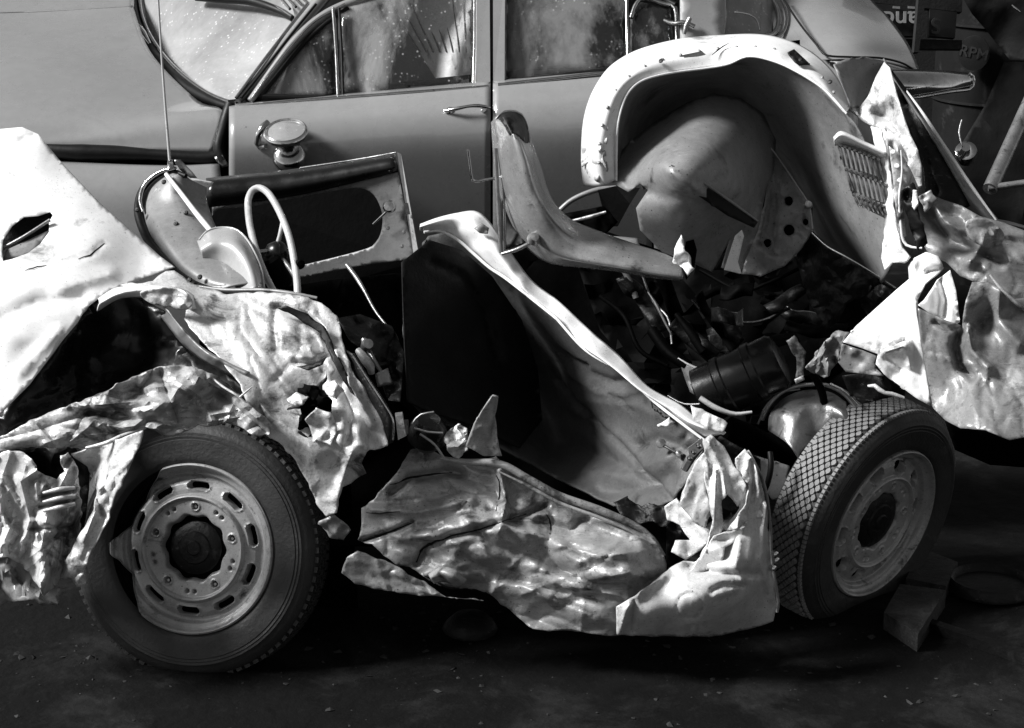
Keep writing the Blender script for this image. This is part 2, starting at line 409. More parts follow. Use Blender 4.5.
PAINT = material('pale_paint', 0.84, 0.0, 0.36, dirt=0.06, dirtcol=0.25, dscale=5, bump=0.05, bscale=30, grain=0.12, grime=.15, scratch=.12, spots=0.3, sscale=110, spotcol=0.05)
TORN = material('torn_bare_metal', 0.70, 0.2, 0.45, dirt=0.65, dirtcol=0.11, dscale=7, bump=0.22, bscale=90, grime=.40, scratch=.4, spots=0.3, sscale=60, spotcol=0.03)
SILL = material('scraped_sill_metal', 0.37, 0.2, 0.44, grime=.45, scratch=.5, dirt=0.65, dirtcol=0.07, dscale=7, bump=0.25, bscale=34, spots=0.5, sscale=50, spotcol=0.03)
GREYM = material('grey_primer_metal', 0.27, 0.12, 0.44, grime=.15, scratch=.15, dirt=0.2, dirtcol=0.06, dscale=6, bump=0.06, bscale=36, spots=0.8, sscale=52, spotcol=0.03)
DARKM = material('dark_metal_and_shade', 0.006, 0.0, 0.5, dirt=0.3, dirtcol=0.03, dscale=20, bump=0.4, bscale=50, spec=.25, scratch=.1)  # shade of the engine hollow is also put into this dark colour
BLACK = material('black_parts_and_shade', 0.0014, 0.0, 0.65, dirt=0.3, dirtcol=0.002, dscale=9, bump=0.2, bscale=30, spec=0.03)  # near-black: shade of the body hollows is put into the colour
INNER = material('glossy_black_inner', 0.006, 0.0, 0.30, dirt=0.1, dirtcol=0.02, bump=0.12, bscale=20, spec=0.35)
LEATHER = material('grey_leather', 0.105, 0.0, 0.5, grime=.2, scratch=.05, dirt=0.15, dirtcol=0.04, dscale=10, bump=0.18, bscale=120, spots=0.1, spotcol=0.2, spec=0.3)
CHROME = material('chrome', 0.75, 1.0, 0.14, dirt=0.12, dirtcol=0.2, dscale=30, bump=0.05, bscale=60, rvary=0.06)
STEEL = material('dull_steel', 0.40, 0.8, 0.38, dirt=0.3, dirtcol=0.08, dscale=20, bump=0.2, bscale=60)
RIMM = material('wheel_paint', 0.42, 0.2, 0.40, grime=.45, scratch=.2, dirt=0.22, dirtcol=0.05, dscale=16, bump=0.1, bscale=60, spots=0.4, sscale=60)
RUBBER = material('tyre_rubber', 0.030, 0.0, 0.62, dirt=0.35, dirtcol=0.06, dscale=9, bump=0.25, bscale=80)
TREAD = material('dusty_tread_rubber', 0.24, 0.0, 0.7, dirt=0.35, dirtcol=0.10, dscale=22, bump=0.3, bscale=90)
TREADD = material('worn_black_tread', 0.022, 0.0, 0.6, dirt=0.3, dirtcol=0.05, dscale=22, bump=0.3, bscale=90)
PLASTIC = material('ivory_plastic', 0.62, 0.0, 0.25, coat=0.4, dirt=0.08, dirtcol=0.3, dscale=14)
RUBBLK = material('black_rubber_and_gaps', 0.006, 0.0, 0.5, bump=0.1, spec=0.2)  # rubber parts, and black strips standing for shade in gaps
SEDAN = material('sedan_grey_paint', 0.27, 0.1, 0.28, coat=1.0, dirt=0.06, dirtcol=0.25, dscale=3, bump=0.01, bscale=5, spots=0.12, sscale=34, spotcol=0.12, vary=0.06, rvary=0.05, grain=0.10)
PANE = glass_mat('glare_streaked_glass', dust_glare=0.17, dust_glare_col=0.6, tint=0.95, speck=0.35, streak=True)
GLASS = glass_mat('dusty_glare_glass', dust_glare=0.13, dust_glare_col=0.5, tint=0.9, speck=0.3, streak=True)
SCREEN = glass_mat('dirty_windscreen_glass', dust_glare=0.40, dust_glare_col=0.55, tint=0.5, speck=0.5)
FABRIC = material('pale_seat_cloth', 0.85, 0.0, 0.85, dirt=0.3, dirtcol=0.2, dscale=10, bump=0.3, bscale=90)
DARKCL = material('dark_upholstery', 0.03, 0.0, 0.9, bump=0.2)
WOOD = material('dirty_plank', 0.05, 0.0, 0.8, dirt=0.7, dirtcol=0.006, dscale=16, bump=0.5, bscale=60, spots=1.0, sscale=75, spotcol=0.22, grain=0.7)
BOARD = material('shaded_board', 0.008, 0.0, 0.8, dirt=0.4, dirtcol=0.015, dscale=5, bump=0.2)  # shade behind the sedan is put into this near-black colour
SIGNBLK = material('sign_black', 0.010, 0.0, 0.6, dirt=0.2, dirtcol=0.02)
GLOSS = material('glossy_grey_trim', 0.34, 0.35, 0.24, dirt=0.2, dirtcol=0.05, dscale=6, bump=0.08, bscale=40, spots=0.5, sscale=60, scratch=.25, grime=.15, rvary=.08)
SEATSHADE = material('shaded_seat_vinyl', 0.004, 0.0, 0.55, bump=0.2, bscale=80, spec=.15)  # seat colour taken down to near-black for the cockpit shade
GRIT = material('road_grit', 0.009, 0.0, 0.8, vary=.8)
QPAINT = material('scuffed_pale_paint', 0.60, 0.05, 0.38, dirt=0.35, dirtcol=0.12, dscale=5, bump=0.1, bscale=60, grime=.3, scratch=.3, spots=0.4, sscale=70)
COWLM = material('grey_cowl_enamel', 0.40, 0.1, 0.28, dirt=0.1, dirtcol=0.1, bump=0.04, grain=.12, rvary=.06)
LIPM = material('dirty_lip_metal', 0.52, 0.2, 0.45, dirt=0.75, dirtcol=0.07, dscale=6, bump=0.22, bscale=90, grime=.5, scratch=.4, spots=0.3, sscale=60, spotcol=0.03)
SIGNDIM = material('shaded_lettering', 0.035, 0.0, 0.7, dirt=0.2, dirtcol=0.03)  # lettering tone lowered to stand for shade on it
DOORCARD = material('grey_door_lining', 0.15, 0.1, 0.42, dirt=0.3, dirtcol=0.05, dscale=5, bump=0.06, bscale=40, spots=0.4, sscale=90)
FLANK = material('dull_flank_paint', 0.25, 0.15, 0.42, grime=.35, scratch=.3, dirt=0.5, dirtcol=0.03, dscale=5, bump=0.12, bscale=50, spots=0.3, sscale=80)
SIGNWHT = material('sign_lettering', 0.32, 0.0, 0.7, dirt=0.2, dirtcol=0.15)
DRUM = material('shaded_drum_enamel', 0.010, 0.0, 0.6, spec=.12, dirt=0.3, dirtcol=0.04, dscale=6)  # pale enamel drawn near-black, background shade put into the colour
TARP = material('black_tarpaulin', 0.003, 0.0, 0.75, bump=0.3, bscale=20, spec=0.2)
def ground_mat():
    m = material('oily_ground', 0.0022, 0.0, 0.8, dirt=0.95, dirtcol=0.020, dscale=2.2, bump=0.6, bscale=28, spec=0.15, vary=0.3, grain=0.6, grime=.5)
    return m
GROUND = ground_mat()

# ------------------------------------------------------------------ setting
def grid_ground():
    n = 120; xs = np.linspace(-1, 1, n); s = np.sign(xs) * (np.abs(xs) ** 3 * 56 + np.abs(xs) * 4)
    X, Yy = np.meshgrid(s, s + 1.0)
    Z = vnoise(X * 1.3, Yy * 1.3, 3) * 0.012 + vnoise(X * 4, Yy * 4, 5) * 0.006
    V = np.column_stack([X.ravel(), Yy.ravel(), Z.ravel()])
    Fs = [(j * n + i, j * n + i + 1, (j + 1) * n + i + 1, (j + 1) * n + i) for j in range(n - 1) for i in range(n - 1)]
    o = obj('ground', V, Fs, GROUND); o['kind'] = 'structure'
    return o
grid_ground()

# ================================================================== parked sedan behind
car = thing('parked_sedan', at(500, 300, 2.9) * 1.0, 'grey parked sedan with dusty windows and painted reflections, standing behind the wreck', 'car')
car.location.z = 0.0
# bonnet and front wing (the bonnet's lower edge is a deep dark gap above the wing)
bonnet = loft('bonnet', [
    [(-160, -40, 4.3), (60, -40, 4.3), (135, -34, 4.25)],
    [(-160, 12, 3.75), (0, 10, 3.72), (134, 4, 3.75)],
    [(-160, 17, 3.68), (0, 15, 3.66), (134, 9, 3.68)],
    [(-160, 62, 3.1), (20, 60, 3.1), (152, 54, 3.25)],
    [(-160, 110, 2.72), (40, 110, 2.72), (196, 99, 2.92)],
    [(-160, 136, 2.60), (40, 139, 2.60), (223, 112, 2.70)],
    [(-160, 143, 2.585), (40, 148, 2.585), (214, 152, 2.60)]], SEDAN, car, nu=60, nv=44)
loft('front_wing', [
    [(-160, 152, 2.62), (40, 160, 2.62), (160, 165, 2.60), (219, 164, 2.60)],
    [(-160, 158, 2.50), (40, 166, 2.50), (160, 170, 2.50), (220, 168, 2.52)],
    [(-160, 210, 2.38), (40, 210, 2.38), (160, 214, 2.40), (224, 212, 2.42)],
    [(-160, 330, 2.36), (40, 330, 2.36), (160, 330, 2.38), (230, 330, 2.40)],
    [(-160, 430, 2.44), (40, 430, 2.44), (160, 430, 2.44), (230, 430, 2.46)]], SEDAN, car, nu=40, nv=30)
sheet('engine_bay', [(-160, 120, 2.9), (60, 120, 2.9), (200, 95, 3.0), (245, 90, 2.95), (240, 190, 2.9), (-160, 190, 2.9)], BLACK, car, step=14)
tube('bonnet_gap_shade', [(45, 149, 2.60), (75, 152, 2.59), (120, 153, 2.59), (160, 155, 2.59), (205, 158, 2.59), (222, 155, 2.60)], [6.5, 8.5, 7.5, 5.5, 6, 7], RUBBLK, car)  # black tube added to draw the shade in the bonnet gap
tube('cowl_gap_shade', [(231, 104, 2.66), (224, 128, 2.62), (219, 148, 2.58), (224, 160, 2.57)], [6.5, 7, 6.5, 6], RUBBLK, car)  # cowl gap's shade, drawn as a black tube
sheet('seal_clip', [(214, 157, 2.56), (222, 155, 2.55), (229, 166, 2.55), (222, 168, 2.56)], STEEL, car, step=4)
# body side: front door, rear door, quarter
def side_row(y0, yr, Y0, Y1, x0=232, x1=760):
    return [(x0, y0, Y0), (x0 + (x1 - x0) * .33, y0 * .67 + yr * .33, (Y0 * 2 + Y1) / 3), (x0 + (x1 - x0) * .67, y0 * .33 + yr * .67, (Y0 + Y1 * 2) / 3), (x1, yr, Y1)]
def side(name, x0, x1, mat=SEDAN, label=None):
    def line(ya, yb, Y):                                # belt falls towards the bonnet
        return [(x, ya + (yb - ya) * (x - 232) / 530.0, Y) for x in np.linspace(x0, x1, 6)]
    return loft(name, [line(104, 56, 2.66), line(108, 62, 2.60), line(116, 76, 2.55), line(128, 95, 2.50), line(150, 118, 2.475), line(185, 155, 2.49), line(235, 205, 2.53),
                       line(300, 275, 2.60), line(380, 360, 2.66), line(430, 410, 2.72)], mat, car, nu=int((x1 - x0) / 7) + 4, nv=46, crumple=(.0035, 150, 5))
fdoor = side('front_door', 229, 490.5)
rdoor = side('rear_door', 493.0, 652)
side('rear_quarter', 654, 800)
sheet('sill_shadow_gap', [(228, 100, 2.75), (800, 40, 2.75), (800, 420, 2.75), (228, 430, 2.75)], BLACK, car, step=40)
tube('belt_trim', [(236, 108, 2.63), (300, 101, 2.61), (380, 95, 2.60), (473, 88, 2.60), (488, 86.5, 2.60)], 2.0, CHROME, fdoor)
tube('belt_seal', [(262, 96, 2.66), (340, 97, 2.66), (472, 89, 2.66)], 2.4, RUBBLK, fdoor)
tube('belt_trim', [(498, 85, 2.60), (560, 78, 2.60), (640, 69, 2.60), (720, 62, 2.6)], 2.0, CHROME, rdoor)
tube('belt_seal', [(500, 82, 2.66), (560, 75.5, 2.66), (640, 66, 2.66)], 2.2, RUBBLK, rdoor)
# door handle
hd = tube('handle', [(444, 111, 2.50), (455, 109, 2.485), (470, 106, 2.48), (482, 106, 2.48), (490, 108, 2.50)], [1.2, 2.0, 1.6, 2.0, 1.4], CHROME, fdoor)
lat('lock_button', [(0, .012), (.008, .012), (.012, .006), (.012, 0)], at(484, 110, 2.505), (-.1, -1, .2), CHROME, fdoor, seg=16)
lat('handle_boss', [(0, .014), (.012, .012), (.016, 0)], at(450, 111, 2.515), (-.1, -1, .2), CHROME, fdoor, seg=16)
# windscreen
scr = loft('windscreen', [
    [(126, -60, 4.15), (200, -70, 3.85), (300, -75, 3.55), (372, -50, 3.25)],
    [(138, 0, 3.92), (200, -8, 3.6), (280, -14, 3.40), (328, -4, 3.14)],
    [(152, 45, 3.62), (200, 44, 3.38), (255, 44, 3.16), (288, 42, 2.98)],
    [(190, 86, 3.15), (210, 88, 3.0), (235, 90, 2.90), (252, 86, 2.84)],
    [(222, 102, 2.88), (228, 103, 2.85), (233, 104, 2.80), (237, 103, 2.78)]], SCREEN, car, nu=30, nv=30, thick=0.005)
tube('windscreen_rubber', [(128, -60, 4.12), (130, -5, 3.90), (135, 25, 3.72), (150, 52, 3.52), (170, 75, 3.25), (196, 93, 3.02), (220, 104, 2.84), (235, 108, 2.76)], [7, 7, 7.5, 8, 7.5, 7, 5, 3.5], RUBBLK, car)
tube('windscreen_trim', [(136, -60, 4.12), (139, -5, 3.90), (144, 22, 3.72), (158, 48, 3.50), (178, 71, 3.22), (204, 91, 2.99), (226, 101, 2.82), (238, 103, 2.74)], [2.6, 2.4, 2.4, 2.2, 2.2, 2.2, 2.2, 2.2], CHROME, car)
tube('windscreen_trim', [(131, 20, 3.70), (141, 30, 3.63), (150, 44, 3.52)], [1.5, 4, 1.5], CHROME, car)
tube('windscreen_header', [(196, -3, 3.52), (225, -1, 3.42), (250, 1, 3.33), (270, 7, 3.24), (284, 13, 3.18), (293, 19, 3.10)], [4, 4.5, 4.5, 4.5, 4, 3], RUBBLK, car)
tube('header_trim', [(210, -4, 3.47), (245, -3, 3.34), (275, 6, 3.22), (292, 16, 3.10)], 1.4, CHROME, car)
for k in range(5):
    tube('visor_louvre', [(280 + 6 * k, -3 - k, 3.15), (290 + 6 * k, 9 - 2 * k, 3.06)], 1.5, CHROME, car)
loft('roof', [[(296, 22, 3.06), (330, -6, 3.02), (420, -30, 2.95), (600, -40, 2.95), (700, -34, 3.0)],
              [(290, 0, 3.2), (330, -40, 3.2), (420, -80, 3.2), (600, -90, 3.2), (720, -80, 3.3)],
              [(260, -60, 3.8), (330, -110, 3.8), (420, -120, 3.8), (600, -120, 3.8), (730, -110, 3.9)]], SEDAN, car, nu=30, nv=12)
# pillar and door frame round the windows
tube('windscreen_pillar', [(238, 101, 2.72), (262, 74, 2.80), (290, 38, 2.90), (316, 6, 2.99), (345, -28, 3.06)], [3.6, 5.5, 6.5, 7, 7], SEDAN, car, flat=1.0)
tube('pillar_trim', [(236, 98, 2.71), (258, 68, 2.79), (284, 34, 2.89), (308, 3, 2.98)], 1.7, CHROME, car)
tube('pillar_gap', [(241, 98, 2.69), (262, 72, 2.765), (290, 36, 2.865), (316, 4, 2.955)], 1.4, RUBBLK, car)
tube('window_frame', [(250, 101, 2.66), (270, 74, 2.72), (296, 40, 2.79), (322, 17, 2.84), (352, 2, 2.88), (400, -14, 2.91)], [3.4, 4.5, 5, 5, 4.5, 4.5], SEDAN, fdoor)
tube('window_seal', [(262, 95, 2.66), (280, 72, 2.71), (303, 44, 2.78), (326, 23, 2.82), (348, 8, 2.86)], 2.4, RUBBLK, fdoor)
tube('window_seal', [(252, 98, 2.64), (272, 70, 2.69), (294, 42, 2.76), (316, 20, 2.81), (345, 4, 2.85)], 1.3, CHROME, fdoor)
sheet('vent_pane', [(262, 97, 2.69), (285, 66, 2.74), (310, 36, 2.80), (334, 14, 2.84), (336, 96, 2.69)], GLASS, fdoor, step=8, thick=.004)
tube('vent_bar', [(333, 8, 2.82), (336, 50, 2.74), (338, 97, 2.65)], 1.9, CHROME, fdoor)
tube('vent_bar', [(339, 8, 2.82), (341.5, 50, 2.745), (343, 96, 2.655)], 1.5, RUBBLK, fdoor)
sheet('door_pane', [(340, 95, 2.70), (338, 12, 2.84), (352, -8, 2.9), (474, -30, 2.9), (473, 88, 2.70)], PANE, fdoor, step=14, thick=.004)
tube('pane_channel', [(475, -25, 2.89), (475, 40, 2.78), (473.5, 88, 2.69)], 2.7, CHROME, fdoor)
plate('door_pillar', [(477, -25, 2.86), (489.5, -25, 2.86), (490.3, 90, 2.63), (476, 91, 2.63)], .05, SEDAN, fdoor)
plate('door_pillar', [(493, -25, 2.86), (505, -25, 2.86), (504.5, 87, 2.63), (493.2, 89, 2.63)], .05, SEDAN, rdoor)
tube('pane_channel', [(505, -25, 2.89), (505, 30, 2.79), (504.5, 84, 2.69)], 1.6, STEEL, rdoor)
sheet('door_pane', [(505, 83, 2.71), (505, -30, 2.9), (626, -35, 2.9), (627, 68, 2.71)], GLASS, rdoor, step=14, thick=.004)
tube('pane_channel', [(626, -25, 2.89), (627, 20, 2.79), (628, 66, 2.69)], 2.0, CHROME, rdoor)
sheet('quarter_pane', [(630, 66, 2.71), (630, 12, 2.82), (640, 2, 2.84), (670, 8, 2.82), (676, 62, 2.71)], GLASS, rdoor, step=10, thick=.004)
tube('quarter_frame', [(631, 18, 2.79), (636, 4, 2.82), (645, -2, 2.83), (664, 4, 2.82), (675, 8, 2.80), (677, 40, 2.74), (678, 62, 2.69)], 2.4, CHROME, rdoor)
tube('quarter_seal', [(650, -6, 2.85), (668, 1, 2.83), (676, 5, 2.8)], 2.8, RUBBLK, rdoor)
ltc = tube('window_latch', [(664, 20, 2.74), (674, 24, 2.72), (684, 22, 2.70), (694, 27, 2.70)], [2, 3, 2.2, 3], CHROME, rdoor)
tube('window_latch', [(690, 18, 2.7), (686, 26, 2.69), (684, 34, 2.69)], [2.2, 2.6, 2], STEEL, rdoor)
sheet('rear_pillar', [(680, -30, 2.80), (726, -30, 2.83), (724, 62, 2.66), (680, 66, 2.66)], SEDAN, car, step=10)
tube('rear_window_trim', [(724, -20, 2.95), (724, 20, 2.78), (722, 40, 2.70)], 2.0, CHROME, car)
loft('rear_window', [[(722, -40, 3.0), (760, -40, 3.2), (790, -30, 3.5)], [(724, 10, 2.84), (755, 8, 3.0), (780, 4, 3.2)], [(724, 52, 2.7), (752, 44, 2.82), (774, 34, 2.98)]], SCREEN, car, nu=12, nv=12, thick=.004)
tube('rear_window_trim', [(762, -12, 3.2), (774, 2, 3.15), (779, 18, 3.04), (776, 32, 2.95), (768, 36, 2.88), (750, 40, 2.78), (724, 46, 2.66)], [2.2, 2.6, 3, 3, 2.6, 2, 2], CHROME, car)
tube('rear_window_seal', [(769, -16, 3.2), (782, 0, 3.14), (787, 18, 3.03), (783, 33, 2.93), (772, 41, 2.86)], 1.6, CHROME, car)
tube('wire', [(735, 12, 2.78), (748, 14, 2.84), (757, 20, 2.86), (760, 30, 2.84)], 0.9, CHROME, car)
# boot and tail
loft('boot_lid', [
    [(756, -60, 3.5), (800, -60, 3.6), (840, -50, 3.9)],
    [(764, -4, 3.2), (825, -8, 3.3), (871, -2, 3.6)],
    [(772, 20, 3.05), (838, 14, 3.05), (888, 16, 3.3)],
    [(776, 42, 2.90), (850, 36, 2.84), (906, 40, 3.05)],
    [(790, 56, 2.76), (855, 54, 2.74), (915, 58, 2.95)],
    [(810, 60, 2.71), (868, 59, 2.72), (919, 70, 2.90)]], SEDAN, car, nu=36, nv=30)
loft('rear_wing', [
    [(676, 58, 2.68), (730, 50, 2.72), (776, 42, 2.88), (800, 50, 2.78), (828, 60, 2.72)],
    [(676, 66, 2.60), (740, 58, 2.63), (780, 54, 2.70), (806, 58, 2.70), (830, 64, 2.69)],
    [(676, 90, 2.50), (740, 84, 2.52), (790, 78, 2.55), (822, 78, 2.60), (846, 80, 2.62)],
    [(676, 160, 2.44), (740, 150, 2.44), (800, 140, 2.46), (830, 130, 2.50), (858, 120, 2.58)],
    [(676, 300, 2.46), (740, 290, 2.46), (800, 270, 2.46), (840, 250, 2.5), (870, 230, 2.58)]], SEDAN, car, nu=40, nv=30)
loft('tail_panel', [
    [(828, 60, 2.72), (870, 59, 2.74), (919, 72, 2.92)],
    [(840, 72, 2.66), (880, 72, 2.70), (920, 82, 2.9)],
    [(850, 160, 2.62), (890, 160, 2.66), (922, 160, 2.9)],
    [(850, 260, 2.66), (890, 260, 2.7), (922, 260, 2.95)]], SEDAN, car, nu=20, nv=16)
tube('boot_seam', [(780, -6, 3.13), (800, 24, 2.90), (816, 44, 2.76), (826, 55, 2.70), (850, 57, 2.69), (880, 58, 2.72), (902, 63, 2.80), (914, 70, 2.88)], 1.1, RUBBLK, car)
bmp = loft('rear_bumper', [
    [(872, 69, 2.45), (905, 69, 2.48), (940, 70, 2.55), (970, 73, 2.68)],
    [(872, 74, 2.38), (905, 73, 2.40), (940, 74, 2.48), (972, 76, 2.62)],
    [(880, 86, 2.35), (915, 84, 2.37), (942, 83, 2.45), (973, 81, 2.60)],
    [(890, 98, 2.37), (920, 94, 2.39), (948, 90, 2.47), (973, 86, 2.62)],
    [(894, 102, 2.44), (922, 97, 2.46), (950, 92, 2.52), (972, 88, 2.66)]], CHROME, car, nu=30, nv=20)
tube('bumper_edge', [(890, 101, 2.38), (920, 97, 2.40), (950, 92, 2.47), (968, 90, 2.58), (973, 86, 2.62), (974, 78, 2.62), (969, 73, 2.62)], 1.6, CHROME, bmp)
# door spotlight
lamp_c = at(286, 132, 2.40); ln = Vector((-.05, -.42, .9))
sp = lat('spotlight', [(.0, -.085), (.03, -.08), (.045, -.06), (.052, -.035), (.06, -.02), (.080, -.012), (.083, 0), (.078, .010), (.074, .012), (.070, .006)], lamp_c, ln, CHROME, fdoor, seg=40)
lat('lens', [(0, .018), (.03, .015), (.06, .009), (.072, .004)], lamp_c, ln, SCREEN, sp, seg=32)
lat('reflector', [(0, -.02), (.04, -.012), (.071, .003)], lamp_c, ln, STEEL, sp, seg=32)
lat('spotlight_reflection', [(0, .05), (.04, .05), (.055, .04), (.064, .02), (.062, 0), (.05, -.02), (.02, -.035), (0, -.04)], at(290, 159, 2.44), Vector((0, -.75, .55)), CHROME, fdoor, seg=36)  # added chrome bowl standing for the lamp's reflection in the door
tube('lamp_bracket', [(268, 122, 2.48), (262, 128, 2.46), (258, 138, 2.46), (258, 147, 2.48), (266, 146, 2.45)], [3, 3.6, 3.6, 3, 3], CHROME, fdoor)
for k in range(4):
    lat('lamp_bolt', [(0, .006), (.005, .005), (.006, 0)], at(251 + 4 * k, 126, 2.52), (0, -1, .3), CHROME, fdoor, seg=8)
# cabin seen through the glass
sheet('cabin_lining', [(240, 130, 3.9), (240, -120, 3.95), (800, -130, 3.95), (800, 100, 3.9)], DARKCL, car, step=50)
loft('front_seat', [[(372, -40, 3.7), (430, -50, 3.3), (474, -50, 3.05)], [(388, 0, 3.55), (430, -4, 3.2), (474, -6, 2.98)], [(412, 40, 3.35), (445, 36, 3.08), (473, 30, 2.92)], [(440, 86, 3.1), (455, 86, 2.96), (472, 84, 2.84)]], FABRIC, car, nu=30, nv=24, crumple=(0.02, 40, 4))
for k in range(9):
    u = k / 8.0; ya = lambda a, b: a * (1 - u) + b * u
    tube('seat_piping', [(ya(386, 474), -8, ya(3.54, 2.96) - .02), (ya(400, 474), 20, ya(3.43, 2.93) - .02), (ya(420, 473), 52, ya(3.26, 2.88) - .02)], .9, DARKCL, car)
sheet('headrest', [(372, 90, 3.05), (364, 70, 3.1), (372, 40, 3.2), (382, 30, 3.2), (390, 50, 3.15), (390, 75, 3.1), (384, 90, 3.05)], LEATHER, car, curve=True, dents=[(378, 60, 12, 30, -.08)])
sheet('rear_seat', [(530, 90, 3.2), (540, 10, 3.5), (600, -20, 3.6), (700, -10, 3.6), (700, 90, 3.2)], LEATHER, car, step=12, crumple=(.02, 60, 8))
for sx in (-90, 760):
    c = at(sx, 380, 2.75); c.z = 0.34
    lat('wheel', [(.0, -.03), (.1, -.01), (.2, 0), (.24, -.02), (.25, .01), (.32, .02), (.345, -.03), (.345, -.15), (.2, -.17)], c, (0, -1, 0), RUBBER, car, seg=40)

# ================================================================== things beyond the sedan at the right
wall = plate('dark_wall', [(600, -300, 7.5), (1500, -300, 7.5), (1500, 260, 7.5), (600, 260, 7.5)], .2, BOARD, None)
wall.name = 'wall'; wall['label'] = 'boarded wall with shade in its dark colour, behind the sedan tail'; wall['category'] = 'wall'
crate = thing('sign_board', at(905, 24, 4.6), 'black sign board with upside down white lettering behind the sedan tail', 'sign')
plate('board', [(860, 2, 4.60), (918, 7, 4.60), (916, 36, 4.60), (860, 36, 4.60)], .05, SIGNBLK, crate)
plate('board', [(930, 9, 4.62), (957, 12, 4.62), (955, 38, 4.62), (929, 36, 4.62)], .05, SIGNBLK, crate)
plate('rail', [(860, -14, 4.63), (963, -14, 4.63), (962, 12, 4.63), (860, 1, 4.63)], .06, BOARD, crate)
plate('rail', [(860, 38, 4.63), (962, 40, 4.63), (962, 49, 4.63), (860, 48, 4.63)], .06, BOARD, crate)
plate('post', [(921, -30, 4.52), (929, -30, 4.52), (919, 52, 4.52), (914, 52, 4.52)], .06, BOARD, crate)
def lettering(txt, P0, size, mat, parent, rotz, nrm=Vector((0, -1, .12)), ext=.003, sx=1.0):
    cu = bpy.data.curves.new('lettering', 'FONT'); cu.body = txt; cu.size = size; cu.extrude = ext; cu.align_x = 'CENTER'; cu.align_y = 'CENTER'; cu.offset = size * .012
    t = bpy.data.objects.new('tmp', cu); dg = bpy.context.evaluated_depsgraph_get()
    COL.objects.link(t); dg.update(); me = bpy.data.meshes.new_from_object(t.evaluated_get(dg)); bpy.data.objects.remove(t)
    z = nrm.normalized(); x = Vector((1, 0, 0)); y = z.cross(x).normalized(); x = y.cross(z)
    M = Matrix((x, y, z)).transposed() @ Matrix.Rotation(rotz, 3, 'Z')
    V = [tuple(M @ Vector((v.co.x * sx, v.co.y, v.co.z)) + Vector(P0)) for v in me.vertices]
    return obj('lettering', V, [tuple(p.vertices) for p in me.polygons], mat, parent, smooth=False)
lettering('and', at(900, 19, 4.585), .115, SIGNWHT, crate, R(180), sx=1.05)
lettering('S', at(936, 25, 4.60), .105, SIGNDIM, crate, R(180))  # the post's shade on this letter is put into its dim colour
for x0, x1 in ((893, 900), (908, 915)): plate('lettering', [(x0, 6, 4.592), (x1, 6.5, 4.592), (x1, 8.8, 4.592), (x0, 8.3, 4.592)], .004, SIGNWHT, crate)
dr = thing('oil_drum', at(985, 130, 4.9), 'oil drum darkened in colour for shade, with dark oval badge behind the bumper', 'drum'); dr.location.z = 0
dc = at(1000, 60, 5.1)
lat('drum_shell', [(0, .55), (.30, .55), (.32, .56), (.32, .20), (.335, .19), (.32, .18), (.32, -.18), (.335, -.19), (.32, -.20), (.32, -1.6)], (dc.x, dc.y, dc.z), (0.0, 0, 1), DRUM, dr, seg=48, ref=Vector((0, 1, 0)))
bc = at(974, 53, 4.79)
zb = Vector((-.30, -.95, .0)).normalized(); xb = Vector((0, 0, 1)).cross(zb) * 1.0
def oval(name, c, rx, ry, mat, parent, z, th=.004):
    x = Vector((0, 0, 1)).cross(z).normalized(); y = z.cross(x); V = []; n = 40
    for s in (0, th):
        for k in range(n):
            a = 2 * math.pi * k / n; V.append(tuple(Vector(c) + x * math.cos(a) * rx + y * math.sin(a) * ry + z * s))
    return obj(name, V, [tuple(range(n, 2 * n)), tuple(range(n))[::-1]] + [(k, (k + 1) % n, n + (k + 1) % n, n + k) for k in range(n)], mat, parent, smooth=False)
oval('badge', bc, .075, .085, SIGNBLK, dr, zb, .012)
lettering('RPM', bc + zb * .014, .075, SIGNDIM, dr, R(-10), nrm=zb, ext=.001)
tp = thing('tarpaulin', at(1000, 0, 4.6), 'black tarpaulin hanging over the drum at the top right', 'tarpaulin')
sheet('cloth', [(966, -60, 4.6), (1100, -60, 4.4), (1100, 70, 4.4), (1040, 62, 4.5), (1010, 60, 4.55), (1000, 48, 4.6), (986, 30, 4.6), (972, 14, 4.6), (964, 0, 4.6)], TARP, tp, crumple=(.05, 50, 3), auto=(3, .02), step=5)
tube('buckle', [(1012, 5, 4.45), (1016, 9, 4.44), (1020, 12, 4.44)], [1, 2, 1], CHROME, tp)
sheet('cloth', [(1004, 62, 4.7), (1100, 60, 4.6), (1100, 320, 4.4), (960, 300, 4.4), (958, 150, 4.5), (985, 105, 4.6)], TARP, tp, crumple=(.05, 60, 5), auto=(3, .02), step=7)
pr = thing('steel_prop', at(990, 190, 2.0), 'slanting round steel tube behind the right end of the wreck', 'tube')
tube('pole', [(1060, 35, 2.5), (990, 189, 1.9)], 7.5, STEEL, pr, seg=16)
tube('crossbar', [(988, 188, 1.9), (1060, 178, 1.9)], 3.5, STEEL, pr, seg=10)
# ================================================================== the wreck
wr = thing('wrecked_car', Vector((0, 0.6, 0)), 'crushed pale sports car with torn panels and bare wheels in the foreground', 'wrecked car')

